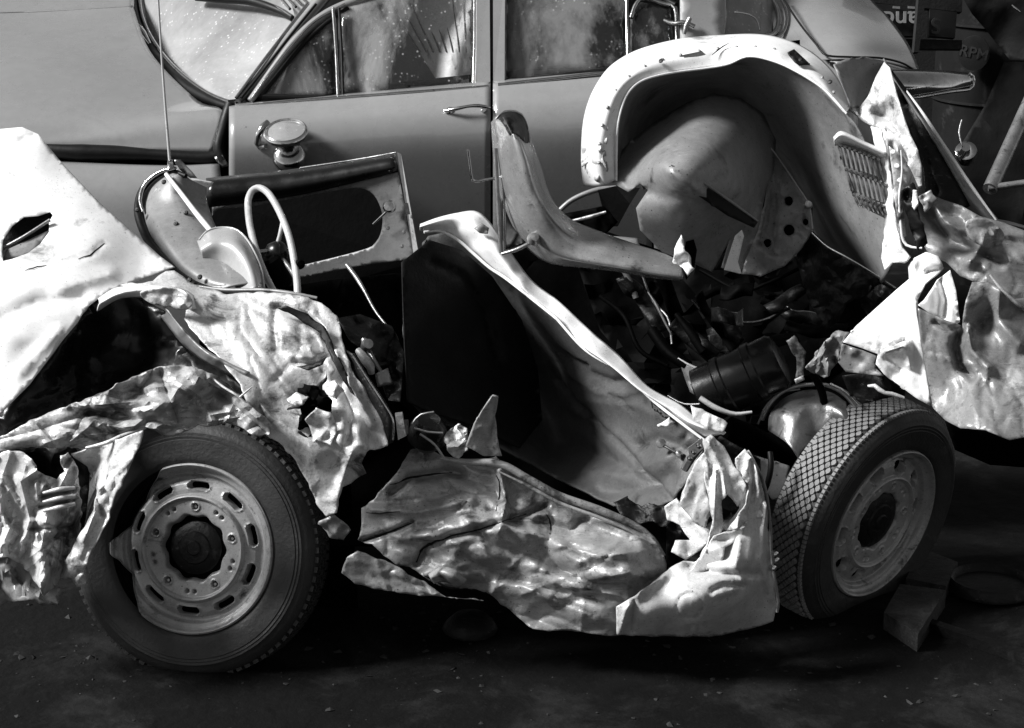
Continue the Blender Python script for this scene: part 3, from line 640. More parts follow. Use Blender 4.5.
# ---- wheels
def wheel(center_px, Rpx, Y, n, name_label, rim_cut=None, tread='diamond', sl=(.055, .024), hub=1.0):
    c = at(*center_px, Y); Rm = Rpx * mpp(*center_px, Y); n = Vector(n).normalized()
    wh = bpy.data.objects.new('wheel', None); COL.objects.link(wh); wh.parent = wr; wh['label'] = name_label
    W = Rm * (.44 if tread == 'diamond' else .36)
    pr = [(.655, -.03), (.67, .0), (.70, .015), (.74, .02), (.80, .03), (.845, .035), (.850, .028), (.870, .033), (.875, .026), (.895, .028), (.90, .018), (.93, .010), (.945, -.004), (.965, -.02), (.985, -.05), (.993, -.09)]
    prof = [(r * Rm, z * Rm) for r, z in pr] + [(.993 * Rm, -W + .06 * Rm), (.96 * Rm, -W), (.85 * Rm, -W - .02 * Rm), (.66 * Rm, -W + .03 * Rm), (.62 * Rm, -W * .5)]
    V, Fs, a, b, n = lathe(prof, c, n, 128, up)
    obj('tyre', V, Fs, RUBBER, wh, angle=60)
    def cyl(th, z, r): return c + (a * math.cos(th) + b * math.sin(th)) * r + n * z
    V = []; Fs = []
    def block(pts, r0, r1, sh):                         # pts: (theta, z) polygon
        k0 = len(V); m = len(pts); ct = sum(p[0] for p in pts) / m; cz = sum(p[1] for p in pts) / m
        for r, s in ((r0, 1), (r1, sh)):
            for th, z in pts: V.append(tuple(cyl(ct + (th - ct) * s, cz + (z - cz) * s, r)))
        for i in range(m): Fs.append((k0 + i, k0 + (i + 1) % m, k0 + m + (i + 1) % m, k0 + m + i))
        Fs.append(tuple(k0 + m + i for i in range(m)))
    if tread == 'diamond':
        nT, nR = 78, 5; dz = (W - .12 * Rm) / nR; dth = 2 * math.pi / nT
        for j in range(nR * 2 - 1):
            for i in range(nT):
                th = (i + .5 * (j % 2)) * dth; z = -.075 * Rm - dz * (j / 2 + .5)
                g1 = .41
                block([(th - dth * g1, z), (th - dth * .14, z + dz * .33), (th + dth * .14, z + dz * .33), (th + dth * g1, z), (th + dth * .14, z - dz * .33), (th - dth * .14, z - dz * .33)], .980 * Rm, 1.014 * Rm, .90)
        for i in range(nT * 2):
            th = i * dth / 2
            for z in (-.055 * Rm, -W + .045 * Rm): block([(th - dth * .2, z - .016 * Rm), (th + dth * .2, z - .016 * Rm), (th + dth * .2, z + .016 * Rm), (th - dth * .2, z + .016 * Rm)], .975 * Rm, 1.0 * Rm, .85)
        obj('tread', V, Fs, TREAD, wh, smooth=False, kind='stuff')
    else:
        nT = 84; dth = 2 * math.pi / nT
        for i in range(nT):
            th = i * dth
            block([(th - dth * .36, -.105 * Rm), (th + dth * .30, -.105 * Rm), (th + dth * .36, -.045 * Rm), (th - dth * .30, -.045 * Rm)], .97 * Rm, 1.008 * Rm, .9)
            for j in range(3):
                z = -.125 * Rm - j * .075 * Rm; o = dth * .5 * (j % 2)
                block([(th + o - dth * .4, z - .06 * Rm), (th + o + dth * .4, z - .06 * Rm), (th + o + dth * .4, z), (th + o - dth * .4, z)], .985 * Rm, 1.008 * Rm, .9)
        obj('tread', V, Fs, TREADD, wh, smooth=False, kind='stuff')
    # pressed steel rim
    key = [(.665, -.035), (.660, .012), (.648, .022), (.636, .012), (.628, -.02), (.610, -.035), (.585, -.045), (.570, -.075), (.560, -.085), (.535, -.082), (.50, -.06), (.46, -.05), (.425, -.045), (.412, -.020), (.400, -.012), (.388, -.022), (.38, -.04), (.34, -.045), (.29, -.05), (.255, -.055), (.235, -.07), (.228, -.12)]
    kr = np.array([k[0] for k in key]); kz = np.array([k[1] for k in key])
    rs = np.unique(np.concatenate([kr, np.arange(.228, .665, .009)]))[::-1]
    nS = 260; V = []; Fs = []; deep = []
    slots = [(2 * math.pi * (k + .35) / 10, .487) for k in range(10)]
    bolts = [(2 * math.pi * (k + .2) / 5, .325) for k in range(5)]
    small = [(2 * math.pi * (k + .7) / 5 + s, .335) for k in range(5) for s in (-.09, .09)]
    for k in range(nS):
        th = 2 * math.pi * k / nS
        for r in rs:
            z = np.interp(-r, -kr, kz); z_plain = z
            rr = r
            def wrap(d): return (d + math.pi) % (2 * math.pi) - math.pi
            for t0, r0 in slots:
                x = wrap(th - t0) * r0; y = r - r0
                if abs(x) < .16 and abs(y) < .08:
                    d = math.hypot(max(0, abs(x) - sl[0]), y)
                    z += -.10 * (1 / (1 + math.exp((d - sl[1]) / .0035))) + .012 * math.exp(-((d - sl[1] - .012) / .008) ** 2)
            for t0, r0 in bolts:
                d = math.hypot(wrap(th - t0) * r0, r - r0)
                if d < .08: z += -.06 * (1 / (1 + math.exp((d - .020) / .003))) + .012 * math.exp(-((d - .032) / .008) ** 2)
            for t0, r0 in small:
                d = math.hypot(wrap(th - t0) * r0, r - r0)
                if d < .05: z += -.05 * (1 / (1 + math.exp((d - .012) / .002)))
            if r < .29:                                   # five-lobed centre hole
                lob = .245 + .012 * math.cos(10 * (th - 2 * math.pi * .2 / 5) + math.pi)
                z += -.10 * (1 / (1 + math.exp((r - lob) / .004)))
            deep.append(z < z_plain - .075)
            if rim_cut:
                lim, push = rim_cut(th)
                if rr > lim:
                    e = rr - lim; rr = lim + e * .10; z += push(e)
            V.append(tuple(cyl(th, z * Rm, rr * Rm)))
    m = len(rs)
    for k in range(nS):
        j = (k + 1) % nS
        for i in range(m - 1):
            q = (k * m + i, j * m + i, j * m + i + 1, k * m + i + 1)
            if not all(deep[t] for t in q): Fs.append(q)
    obj('rim', V, Fs, RIMM, wh, label=None, angle=70)
    lat('brake_drum', [(0, -.10 * Rm), (.12 * Rm, -.10 * Rm), (.21 * Rm, -.115 * Rm), (.24 * Rm, -.12 * Rm), (.60 * Rm, -.12 * Rm), (.62 * Rm, -.3 * Rm)], c, n, BLACK, wh, seg=48)
    lat('hub_cap', [(q * hub * Rm, (z + (hub - 1) * .14) * Rm) for q, z in ((0, -.045), (.05, -.047), (.06, -.06), (.12, -.065), (.13, -.08), (.19, -.09), (.21, -.11))], c, n, DARKM, wh, seg=40)
    for t0, r0 in bolts:
        lat('wheel_bolt', [(0, -.055 * Rm), (.012 * Rm, -.055 * Rm), (.014 * Rm, -.09 * Rm)], cyl(t0, 0, r0 * Rm), n, STEEL, wh, seg=6)
    return wh, c, Rm, a, b, n
def scr_dir(x, y, z): return rt * x + up * y - fw * z      # screen right, screen up, towards the lens
def cut_front(th):
    # the rim's left edge is folded in: th measured from the wheel's own axis a (screen left)
    d = th - math.pi                                        # 0 = screen left
    pts = [(-1.25, .67), (-1.08, .60), (-.73, .525), (-.31, .53), (-.15, .60), (-.05, .67), (.06, .67), (.17, .60), (.4, .54), (.75, .61), (.95, .67)]
    lim = np.interp(d, [p[0] for p in pts], [p[1] for p in pts], left=.70, right=.70)
    return lim, (lambda e: -e * .9)
wheel((191, 549), 130, 0.10, scr_dir(-.20, -.02, .98), 'mud covered wheel with dented bare rim', cut_front, 'lug')
wheel((884, 524), 121, 0.50, scr_dir(.66, -.36, .64), 'tilted wheel with bright diamond tread', None, 'diamond', (.03, .045), 1.2)

# ---- hollows inside the body, shade put into their black colour
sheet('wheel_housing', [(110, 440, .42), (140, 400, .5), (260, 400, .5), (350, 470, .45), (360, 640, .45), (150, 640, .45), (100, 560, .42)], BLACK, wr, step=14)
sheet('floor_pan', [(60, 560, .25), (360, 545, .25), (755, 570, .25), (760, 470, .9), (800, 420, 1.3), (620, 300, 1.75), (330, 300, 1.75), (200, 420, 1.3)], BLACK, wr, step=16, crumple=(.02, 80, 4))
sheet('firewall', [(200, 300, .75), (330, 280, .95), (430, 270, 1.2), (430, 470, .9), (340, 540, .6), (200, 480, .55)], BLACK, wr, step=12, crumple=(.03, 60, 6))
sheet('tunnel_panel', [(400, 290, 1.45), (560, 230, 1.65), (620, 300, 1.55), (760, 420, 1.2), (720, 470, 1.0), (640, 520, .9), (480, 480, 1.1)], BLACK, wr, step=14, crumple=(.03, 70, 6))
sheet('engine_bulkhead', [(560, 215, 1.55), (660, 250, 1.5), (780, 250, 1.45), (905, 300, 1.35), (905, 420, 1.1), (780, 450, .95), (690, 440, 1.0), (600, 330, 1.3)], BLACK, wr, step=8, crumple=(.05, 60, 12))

# ---- front wing: big bright sheet at the left
fe = sheet('front_wing', [(-40, 140, .78), (0, 129, .75), (22, 127, .74), (38, 134, .72), (48, 146, .70), (62, 163, .68), (100, 203, .60), (138, 236, .54), (160, 256, .50), (175, 267, .47), (160, 272, .44), (145, 278, .42),
      (120, 288, .36), (100, 297, .32), (86, 308, .28), (78, 322, .24), (58, 346, .17), (30, 384, .08), (0, 414, .02), (-40, 452, -.06)],
      PAINT, wr, extra=[(30, 270, .36), (90, 250, .42), (10, 330, .18)], step=4,
      holes=[[(2, 252, 0), (3, 240, 0), (12, 226, 0), (24, 217, 0), (38, 216, 0), (50, 212, 0), (53, 215, 0), (49, 222, 0), (49, 232, 0), (40, 244, 0), (28, 253, 0), (12, 259, 0), (3, 261, 0)]],
      crumple=(.005, 80, 21), creases=[([(24, 271), (46, 265), (70, 260), (92, 254), (104, 243)], .005, 4), ([(60, 290), (110, 275)], -.012, 14), ([(20, 140), (34, 136)], .01, 6), ([(0, 320), (40, 300), (80, 296)], .018, 16), ([(20, 372), (60, 330)], -.010, 10)],
      dents=[(90, 285, 26, 10, .012), (28, 348, 14, 10, .012), (20, 296, 20, 10, -.01)], thick=.0015)
crease_line('front_wing', [(24, 271), (34, 268), (46, 265)], [.2, .8, .3])
crease_line('front_wing', [(78, 259), (92, 254), (104, 243)], [.3, .9, .3])
sheet('recess_panel', [(-4, 205, .66), (56, 205, .66), (56, 236, .62), (44, 252, .60), (10, 268, .58), (-4, 268, .58)], DARKM, wr, step=6)
tube('recess_bar', [(3, 248, .45), (25, 236, .46), (50, 220, .49)], 1.8, STEEL, wr)
sheet('recess_flap', [(2, 262, .42), (6, 250, .44), (28, 240, .46), (49, 230, .48), (46, 240, .46), (30, 254, .43)], GREYM, wr, step=5)
sheet('inner_wing', [(-40, 452, .12), (0, 415, .10), (40, 372, .16), (80, 318, .30), (98, 298, .38), (130, 290, .42), (165, 312, .34), (195, 342, .24), (225, 372, .16), (262, 400, .1), (262, 430, .1), (200, 400, .18), (140, 402, .16), (80, 420, .12), (0, 452, .06), (-40, 470, .04)],
      INNER, wr, extra=[(140, 350, .40), (90, 380, .30)], step=5, crumple=(.016, 70, 9), creases=[([(20, 425), (80, 392), (160, 372)], -.014, 8), ([(140, 344), (185, 340)], -.012, 4), ([(150, 300), (200, 370)], .02, 10), ([(55, 390), (70, 380), (110, 378)], -.01, 4)], thick=.004)
# rolled, buckled edge strip at the top of the hollow
loft('buckled_flange', [
    [(98, 298, .32), (118, 287, .34), (150, 285, .33), (176, 287, .32), (192, 294, .30), (198, 308, .26)],
    [(99, 303, .26), (122, 292, .26), (152, 290, .26), (174, 294, .25), (188, 300, .24), (193, 309, .23)],
    [(97, 312, .30), (120, 299, .29), (148, 298, .28), (168, 303, .28), (180, 308, .26), (190, 312, .26)]], PAINT, wr, nu=40, nv=12, crumple=(.012, 26, 3))
sheet('flange_scrap', [(140, 293, .24), (160, 288, .22), (182, 290, .22), (193, 302, .21), (186, 310, .21), (168, 307, .23), (150, 303, .24)], TORN, wr, step=2.5, crumple=(.02, 14, 5), curve=True)
loft('inner_bead', [[(158, 300, .26), (176, 320, .20), (200, 345, .14), (228, 362, .08), (250, 372, .06)], [(166, 312, .24), (184, 332, .16), (206, 353, .10), (230, 366, .06), (246, 374, .05)], [(160, 316, .28), (182, 344, .2), (204, 362, .14), (226, 374, .1), (240, 378, .09)]], GREYM, wr, nu=36, nv=8, crumple=(.012, 22, 8))
# crumpled lip over the front wheel
sheet('crumpled_lip', [(-30, 452, -.03), (0, 437, -.04), (22, 425, -.03), (48, 412, -.02), (80, 402, -.01), (110, 388, .02), (140, 374, .06), (163, 366, .08), (185, 365, .08), (208, 371, .06), (226, 383, .04), (246, 400, .02), (262, 414, .0), (272, 424, -.02), (270, 436, -.04),
      (256, 434, -.03), (238, 426, -.01), (222, 423, .0), (207, 426, .0), (197, 424, .0), (190, 430, -.02), (178, 436, -.03), (166, 437, -.03), (157, 431, -.02), (146, 427, -.02), (130, 433, -.04), (112, 441, -.06), (92, 449, -.06), (70, 446, -.05), (50, 449, -.05), (30, 446, -.06), (0, 452, -.07), (-30, 468, -.07)],
      LIPM, wr, extra=[(150, 400, .0), (60, 428, -.06), (220, 402, -.01)], flow=-18, step=2.4, rag=1.2,
      crumple=(.036, 46, 31), creases=[([(160, 372), (168, 396), (178, 420)], .022, 7), ([(176, 380), (200, 396), (212, 420)], -.02, 7), ([(90, 412), (120, 420), (150, 418)], .018, 8), ([(190, 372), (226, 392), (258, 420)], -.03, 8), ([(205, 380), (240, 410), (266, 432)], .03, 7)], thick=.003)
tube('torn_edge', [(205, 372, .03), (222, 386, .0), (235, 394, -.02), (240, 398, -.02), (252, 410, -.03), (270, 425, -.04)], [.8, 1.4, 1.2, 1.5, 1], TORN, wr)
tube('torn_edge', [(240, 397, -.03), (247, 391, -.03), (252, 387, -.02)], [1.2, 1, .6], TORN, wr)
tube('folded_edge', [(86, 448, -.08), (106, 443, -.09), (122, 436, -.08), (146, 428, -.05)], [1.5, 2.2, 2.2, 1.2], TORN, wr)
# bright torn panel between cowl and wheel
sheet('torn_scuttle', [(152, 280, .36), (158, 275, .38), (166, 271, .40), (174, 270, .40), (185, 278, .38), (200, 287, .35), (228, 293, .32), (262, 292, .30), (300, 294, .27), (322, 303, .24), (336, 316, .22), (341, 332, .18), (344, 352, .12), (355, 375, .08), (370, 396, .06), (382, 415, .04), (386, 434, .02), (388, 446, .0), (376, 450, .0), (366, 452, -.01), (362, 462, -.02), (366, 474, -.02), (352, 482, -.02), (342, 486, -.03), (338, 500, -.04), (336, 514, -.05), (325, 518, -.05), (318, 506, -.04), (308, 484, -.03), (296, 462, -.03), (282, 446, -.03), (266, 434, -.02), (262, 420, -.01), (246, 402, .0), (240, 384, .04), (222, 362, .12), (200, 340, .18), (184, 318, .24), (186, 306, .26), (194, 300, .27), (178, 290, .31), (150, 285, .33), (120, 286, .36)],
      TORN, wr, extra=[(280, 340, .16), (250, 350, .10), (300, 400, .06), (340, 440, -.04)], flow=58, step=2.4, rag=1.0,
      crumple=(.022, 48, 44), creases=[([(274, 306), (286, 308), (306, 316), (322, 330), (330, 352), (344, 380)], .03, 5), ([(275, 310), (274, 330), (276, 350)], .016, 6), ([(296, 362), (312, 364), (326, 356)], .02, 5), ([(330, 340), (350, 385), (372, 425)], -.02, 6), ([(338, 378), (352, 410), (350, 440)], .03, 9), ([(352, 452), (345, 470), (338, 495)], -.022, 9)],
      dents=[(255, 330, 30, 18, .02), (302, 355, 26, 20, -.022), (310, 400, 14, 12, .03), (322, 428, 12, 10, .03), (275, 405, 16, 12, .012), (285, 330, 18, 14, -.02)], thick=.003)
hole = [(298, 392), (308, 385), (322, 388), (332, 402), (334, 424), (328, 438), (314, 442), (302, 436), (296, 424), (305, 412)]
def cracked():
    r = random.Random(5)
    for k in range(14):                                 # burst metal: splinters round a dark tear
        a = r.uniform(0, 6.28); L = r.uniform(8, 22); x, y = 312 + 7 * math.cos(a), 402 + 9 * math.sin(a)
        tube('splinter', [(x, y, -.02), (x + L * math.cos(a + r.uniform(-.4, .4)), y + L * math.sin(a), -.035 + r.uniform(-.02, .01))], [1.6, .5], DARKM if k % 3 else TORN, wr, n=4, seg=5, flat=.4)
sheet('burst_hole', [(p[0], p[1], -.012) for p in hole], BLACK, wr, step=3, rag=3, crumple=(.03, 14, 7), seed=3)
sheet('black_tear', [(272, 307, .20), (288, 306, .19), (308, 314, .18), (325, 327, .15), (333, 344, .12), (346, 372, .07), (356, 396, .03), (350, 392, .04), (336, 366, .08), (326, 346, .12), (318, 333, .15), (303, 322, .17), (286, 312, .19)], RUBBLK, wr, step=2.5, rag=.8, thick=.003)
sheet('black_tear', [(296, 366, .05), (312, 364, .04), (326, 357, .04), (322, 364, .03), (308, 370, .03)], RUBBLK, wr, step=2.5, rag=.6, thick=.003)
sheet('black_tear', [(286, 410, .02), (296, 402, .015), (306, 392, .01), (318, 384, .0), (326, 376, .0), (322, 390, -.005), (334, 392, -.01), (324, 400, -.01), (312, 404, -.005), (300, 410, .0)], RUBBLK, wr, step=2.2, rag=2.0, thick=.003, seed=8)
sheet('black_tear', [(288, 436, -.02), (298, 430, -.025), (308, 436, -.03), (298, 444, -.03)], RUBBLK, wr, step=2.2, rag=1.5, thick=.003, seed=9)
sheet('curled_lip', [(286, 398, .0), (296, 392, -.005), (308, 396, -.01), (304, 404, -.03), (292, 406, -.025)], TORN, wr, step=2.2, rag=1, crumple=(.016, 10, 301))
sheet('curled_lip', [(322, 384, -.01), (334, 380, -.02), (344, 390, -.02), (336, 398, -.045), (326, 394, -.03)], TORN, wr, step=2.2, rag=1, crumple=(.016, 10, 302))
sheet('burst_flap', [(304, 418, -.03), (316, 408, -.05), (330, 412, -.05), (338, 428, -.05), (330, 446, -.05), (316, 440, -.04)], TORN, wr, step=2.5, rag=2, crumple=(.02, 14, 17), dents=[(320, 425, 8, 8, .03)])
# crushed nose, far left
sheet('crushed_nose', [(-30, 470, -.04), (8, 449, -.06), (24, 452, -.06), (34, 464, -.06), (46, 474, -.08), (56, 480, -.08), (64, 470, -.09), (62, 456, -.08), (70, 452, -.07), (78, 470, -.06), (82, 500, -.06), (78, 530, -.07), (74, 548, -.08), (66, 570, -.08), (58, 584, -.09), (44, 596, -.09), (36, 584, -.08), (24, 566, -.07), (10, 556, -.06), (-30, 560, -.05)],
      TORN, wr, flow=100, step=2.6, rag=1.4, crumple=(.05, 30, 53), creases=[([(42, 497), (74, 490)], .04, 5), ([(40, 507), (74, 500)], .04, 5), ([(30, 529), (70, 527)], .03, 4), ([(46, 540), (64, 534)], .03, 5), ([(20, 480), (30, 520), (20, 550)], -.03, 8)], thick=.003)
for k in range(3):
    tube('vent_bar', [(43, 493 + 9 * k, -.13), (60, 489 + 9 * k, -.14), (75, 488 + 8 * k, -.12)], [1.2, 2.4, 1.8], TORN, wr, flat=.6)
sheet('nose_lining', [(-30, 455, .05), (70, 440, .05), (90, 470, .05), (80, 570, .05), (40, 586, .05), (-30, 575, .05)], DARKM, wr, step=6, crumple=(.04, 30, 3))
sheet('torn_wing_strip', [(70, 453, -.03), (84, 450, -.05), (106, 444, -.08), (122, 437, -.11), (143, 430, -.15), (141, 442, -.15), (132, 462, -.15), (122, 482, -.15), (114, 502, -.15), (108, 520, -.15), (98, 538, -.16), (90, 556, -.16), (84, 574, -.15), (86, 584, -.15), (76, 588, -.13), (70, 580, -.11), (60, 578, -.09), (64, 560, -.10), (72, 545, -.10), (84, 528, -.10), (94, 508, -.08), (96, 490, -.06), (92, 472, -.04), (82, 462, -.04)],
      TORN, wr, flow=118, step=3, rag=1.2, crumple=(.022, 34, 61), creases=[([(92, 470), (97, 500), (103, 515)], .03, 5), ([(100, 500), (84, 540)], -.025, 10), ([(110, 470), (100, 500)], .02, 8)], thick=.003)
sheet('torn_underskirt', [(-30, 548, -.02), (20, 560, -.04), (40, 578, -.06), (64, 590, -.08), (58, 606, -.07), (34, 598, -.05), (0, 604, -.03), (-30, 600, -.02)], GREYM, wr, step=4, rag=2.5, crumple=(.03, 30, 71), thick=.003)

# ---- cowl and screen base
cowl = loft('scuttle_panel', [
    [(172, 170, .98), (156, 176, 1.0), (142, 190, .98), (139, 210, .92), (146, 232, .82), (158, 252, .72), (176, 270, .62), (200, 284, .52), (222, 290, .46)],
    [(180, 172, .92), (168, 184, .90), (158, 200, .88), (158, 220, .80), (168, 242, .70), (182, 260, .62), (200, 274, .54), (220, 283, .48), (236, 286, .46)],
    [(190, 180, .93), (184, 194, .88), (184, 210, .82), (190, 226, .76), (200, 242, .69), (212, 256, .62), (224, 268, .56), (238, 277, .50), (250, 284, .46)],
    [(206, 188, .98), (206, 200, .94), (210, 214, .88), (216, 228, .80), (226, 240, .74), (236, 252, .68), (246, 264, .60), (254, 274, .54), (262, 284, .48)]], GREYM, wr, nu=50, nv=24, thick=.004)
tube('screen_rubber', [(186, 176, .90), (170, 171, .94), (154, 177, .96), (141, 192, .94), (138, 212, .88), (146, 236, .78), (160, 256, .66), (178, 274, .55), (200, 288, .46), (226, 293, .40), (262, 293, .36), (300, 297, .32)], [2.5, 3, 3.5, 4.5, 4.5, 4.5, 4.5, 5, 4.5, 3.5, 3, 2], RUBBLK, wr)
tube('screen_bead', [(176, 168, .92), (160, 172, .94), (145, 184, .94), (140, 200, .90), (143, 212, .86)], [1.5, 2.0, 2.4, 2.4, 1.2], CHROME, wr)
tube('screen_bead', [(196, 286, .42), (226, 290, .37), (262, 290, .33), (290, 293, .29), (317, 298, .27)], [1.2, 2.0, 2.0, 2.0, 1.6], GREYM, wr)
tube('scuttle_ridge', [(166, 174, .90), (180, 192, .84), (196, 213, .77), (210, 230, .71), (216, 238, .68)], [2.2, 2.4, 2.6, 3, 2.4], PAINT, wr)
for x, y, Y in ((137.5, 210, .84), (164, 182, .86), (186, 213, .80), (176, 224, .76), (200, 277, .5), (190, 280, .46)): lat('screw', [(0, .006), (.006, .005), (.008, 0)], at(x, y, Y), (-.3, -.8, .5), DARKM, wr, seg=10)
sheet('scuttle_corner', [(174, 160, .93), (180, 160, .93), (192, 172, .92), (197, 178, .92), (190, 178, .92), (180, 170, .93)], STEEL, wr, step=3)
sheet('far_scuttle', [(176, 168, 1.05), (190, 178, 1.05), (214, 182, 1.1), (208, 190, 1.08), (205, 205, 1.02), (214, 224, .96), (196, 206, .95)], PAINT, wr, step=3)
loft('instrument_cowl', [
    [(197, 241, .66), (206, 231, .70), (222, 227, .72), (237, 229, .70), (247, 240, .66), (256, 256, .60), (262, 272, .54), (264, 288, .48)],
    [(200, 250, .60), (210, 242, .60), (222, 240, .60), (234, 243, .58), (243, 252, .55), (249, 264, .51), (253, 276, .47), (256, 288, .43)],
    [(204, 262, .61), (212, 258, .60), (220, 257, .59), (228, 260, .57), (235, 267, .54), (240, 275, .51), (243, 282, .48), (246, 289, .44)],
    [(210, 276, .64), (215, 273, .62), (220, 272, .61), (225, 274, .59), (229, 278, .56), (232, 282, .53), (234, 286, .50), (236, 290, .46)]], COWLM, wr, nu=50, nv=24, thick=.004)
tube('cowl_edge', [(199, 240, .655), (208, 230.5, .695), (222, 227.5, .715), (236, 229.5, .695), (247, 239.5, .655), (256, 255.5, .595), (262, 271.5, .535), (264, 288, .475)], 1.1, PLASTIC, wr)
tube('aerial', [(157, -20, .96), (160, 30, .95), (164, 90, .94), (170, 164, .92)], [1.1, 1.1, 1.3, 1.6], PLASTIC, wr, n=12)
lat('aerial_base', [(0, .02), (.008, .018), (.01, 0), (.014, -.004)], at(170.5, 166, .92), (0, -.1, 1), CHROME, wr, seg=12)
# ---- steering wheel
sw = [(248, 206, .78), (249, 197, .80), (253, 190, .82), (260, 188, .82), (268, 193, .80), (276, 205, .76), (284, 222, .71), (290, 240, .66), (294, 260, .61), (297, 282, .56), (297, 300, .52), (292, 312, .50), (284, 306, .51), (274, 292, .54), (264, 272, .59), (256, 250, .65), (250, 226, .72)]
stw = tube('steering_wheel', sw, 3.7, PLASTIC, wr, n=90, seg=12, closed=True)
tube('spoke', [(283, 222, .71), (280, 235, .70), (276, 250, .70)], [2.6, 2.2, 2.6], PLASTIC, stw)
tube('spoke', [(259, 252, .66), (268, 251, .68), (276, 253, .69)], 2.4, STEEL, stw)
tube('spoke', [(296, 278, .58), (288, 266, .64), (280, 257, .68)], 2.4, STEEL, stw)
lat('horn_push', [(0, .02), (.02, .017), (.03, .008), (.034, -.006), (.03, -.03), (.02, -.04)], at(280, 252, .69), scr_dir(.85, .1, .4), INNER, stw, seg=24)
tube('steering_column', [(282, 252, .70), (262, 262, .72), (240, 274, .74)], [4, 4, 5], BLACK, wr)
lat('switch_box', [(0, .05), (.03, .05), (.042, .04), (.045, -.04), (.03, -.05), (0, -.05)], at(273, 274, .66), scr_dir(-.4, .8, .3), BLACK, wr, seg=18)
lat('indicator_knob', [(0, .014), (.012, .01), (.016, 0), (.01, -.012), (0, -.014)], at(300, 264, .60), scr_dir(.4, -.2, .9), BLACK, wr, seg=16)
# ---- far door with its pocket
fd = plate('far_door', [(205, 196, 2.0), (397, 162, 1.95), (416, 262, 1.8), (418, 280, 1.8), (280, 300, 1.85), (205, 300, 1.9)], .02, BLACK, wr)
fd.data.materials[0] = BLACK
sheet('door_liner', [(212, 206, 1.585), (398, 171, 1.525), (414, 259, 1.44), (372, 264, 1.50), (330, 272, 1.54), (212, 297, 1.62)], DOORCARD, fd, step=3, thick=.012,
      holes=[[tuple(p) for p in cr([(214, 213, 0), (250, 207, 0), (290, 199, 0), (345, 189, 0), (362, 188.5, 0), (373, 194, 0), (380, 206, 0), (382.5, 218, 0), (381, 232, 0), (375, 243, 0), (362, 250, 0), (300, 266, 0), (214, 286, 0), (212, 250, 0)], 90, True)]])
loft('door_top', [[(206, 178, 1.72), (300, 168, 1.70), (395, 152, 1.66)], [(206, 182, 1.60), (300, 172, 1.58), (396, 157, 1.54)], [(206, 196, 1.565), (300, 184, 1.54), (397, 166, 1.51)], [(206, 208, 1.58), (300, 195, 1.555), (398, 172, 1.52)]], INNER, fd, nu=30, nv=12)
plate('door_end', [(397, 152, 1.52), (401, 154, 1.52), (420, 262, 1.35), (415, 266, 1.35)], .10, GREYM, fd)
tube('door_edge_trim', [(300, 168, 1.66), (360, 159, 1.63), (396, 152.5, 1.56)], .9, STEEL, fd)
lat('pull_knob', [(0, .022), (.016, .020), (.022, .012), (.022, .004), (.013, -.002), (.012, -.02)], at(390, 207, 1.46), (-.15, -.9, .35), CHROME, fd, seg=20)
tube('latch_rod', [(373, 224, 1.47), (385, 213, 1.455), (392, 206, 1.45)], [1, 1.3, 1.6], CHROME, fd)
for x, y in ((388, 228), (404, 232), (402, 246)): lat('screw', [(0, .006), (.006, .005), (.007, 0)], at(x, y, 1.40), (0, -.9, .3), STEEL, fd, seg=10)
plate('door_hinge', [(404, 203, 1.40), (408, 203, 1.40), (410, 214, 1.40), (406, 214, 1.40)], .02, STEEL, fd)
# ---- pedals, levers and the footwell
tube('gear_lever', [(347, 265, 1.0), (356, 277, .95), (364, 290, .90), (376, 312, .84), (392, 332, .78)], [2.4, 2.2, 1.6, 1.3, 1.2], STEEL, wr)
tube('control_rod', [(350, 279, 1.0), (338, 293, 1.0), (326, 306, .98)], 1.0, STEEL, wr)
sheet('toe_board', [(338, 318, .62), (360, 314, .70), (392, 326, .72), (404, 352, .66), (400, 402, .5), (388, 400, .5), (376, 360, .56), (350, 340, .58)], DARKM, wr, step=4, crumple=(.03, 26, 14))
pd = sheet('pedal', [(375, 374, .30), (388, 368, .31), (393, 384, .30), (378, 387, .29)], STEEL, wr, step=3, thick=.012)
tube('pedal_arm', [(381, 372, .32), (374, 360, .34), (366, 346, .38), (364, 340, .40)], [2.2, 2.0, 2.6, 3.4], STEEL, wr)
tube('linkage', [(358, 350, .34), (364, 358, .32), (371, 368, .31), (372, 374, .31)], [3.5, 5, 5, 3], TORN, wr)
lat('pivot', [(0, .02), (.014, .018), (.018, 0), (.014, -.02)], at(367, 345, .36), scr_dir(.3, .2, .9), STEEL, wr, seg=14)
loft('door_post', [
    [(343, 348, .16), (352, 372, .12), (366, 400, .09), (378, 424, .06), (382, 446, .04)],
    [(352, 353, .10), (364, 376, .07), (380, 402, .03), (389, 424, .01), (388, 444, .01)],
    [(354, 355, .14), (368, 378, .10), (385, 403, .06), (394, 424, .04), (392, 442, .03)]], DARKM, wr, nu=30, nv=8)
tube('post_edge', [(353, 356, .08), (367, 378, .05), (383, 402, .01), (393, 420, -.01), (393, 440, -.01)], .9, CHROME, wr)
plate('hinge', [(395, 413, .02), (402, 412, .02), (406, 436, .02), (398, 440, .02)], .03, TORN, wr)
plate('hinge', [(402, 420, .05), (408, 420, .05), (408, 434, .05), (403, 436, .05)], .03, STEEL, wr)
lat('lamp_shell', [(0, .05), (.03, .045), (.05, .02), (.055, -.02), (.03, -.05)], at(428, 432, .12), scr_dir(.1, .75, .6), INNER, wr, seg=24)
for a0 in ([(414, 428), (428, 432), (443, 433)], [(420, 434), (434, 444), (444, 458)], [(412, 424), (420, 415), (434, 412)]):
    tube('wire', [(x, y, .03) for x, y in a0], 1.2, STEEL, wr)
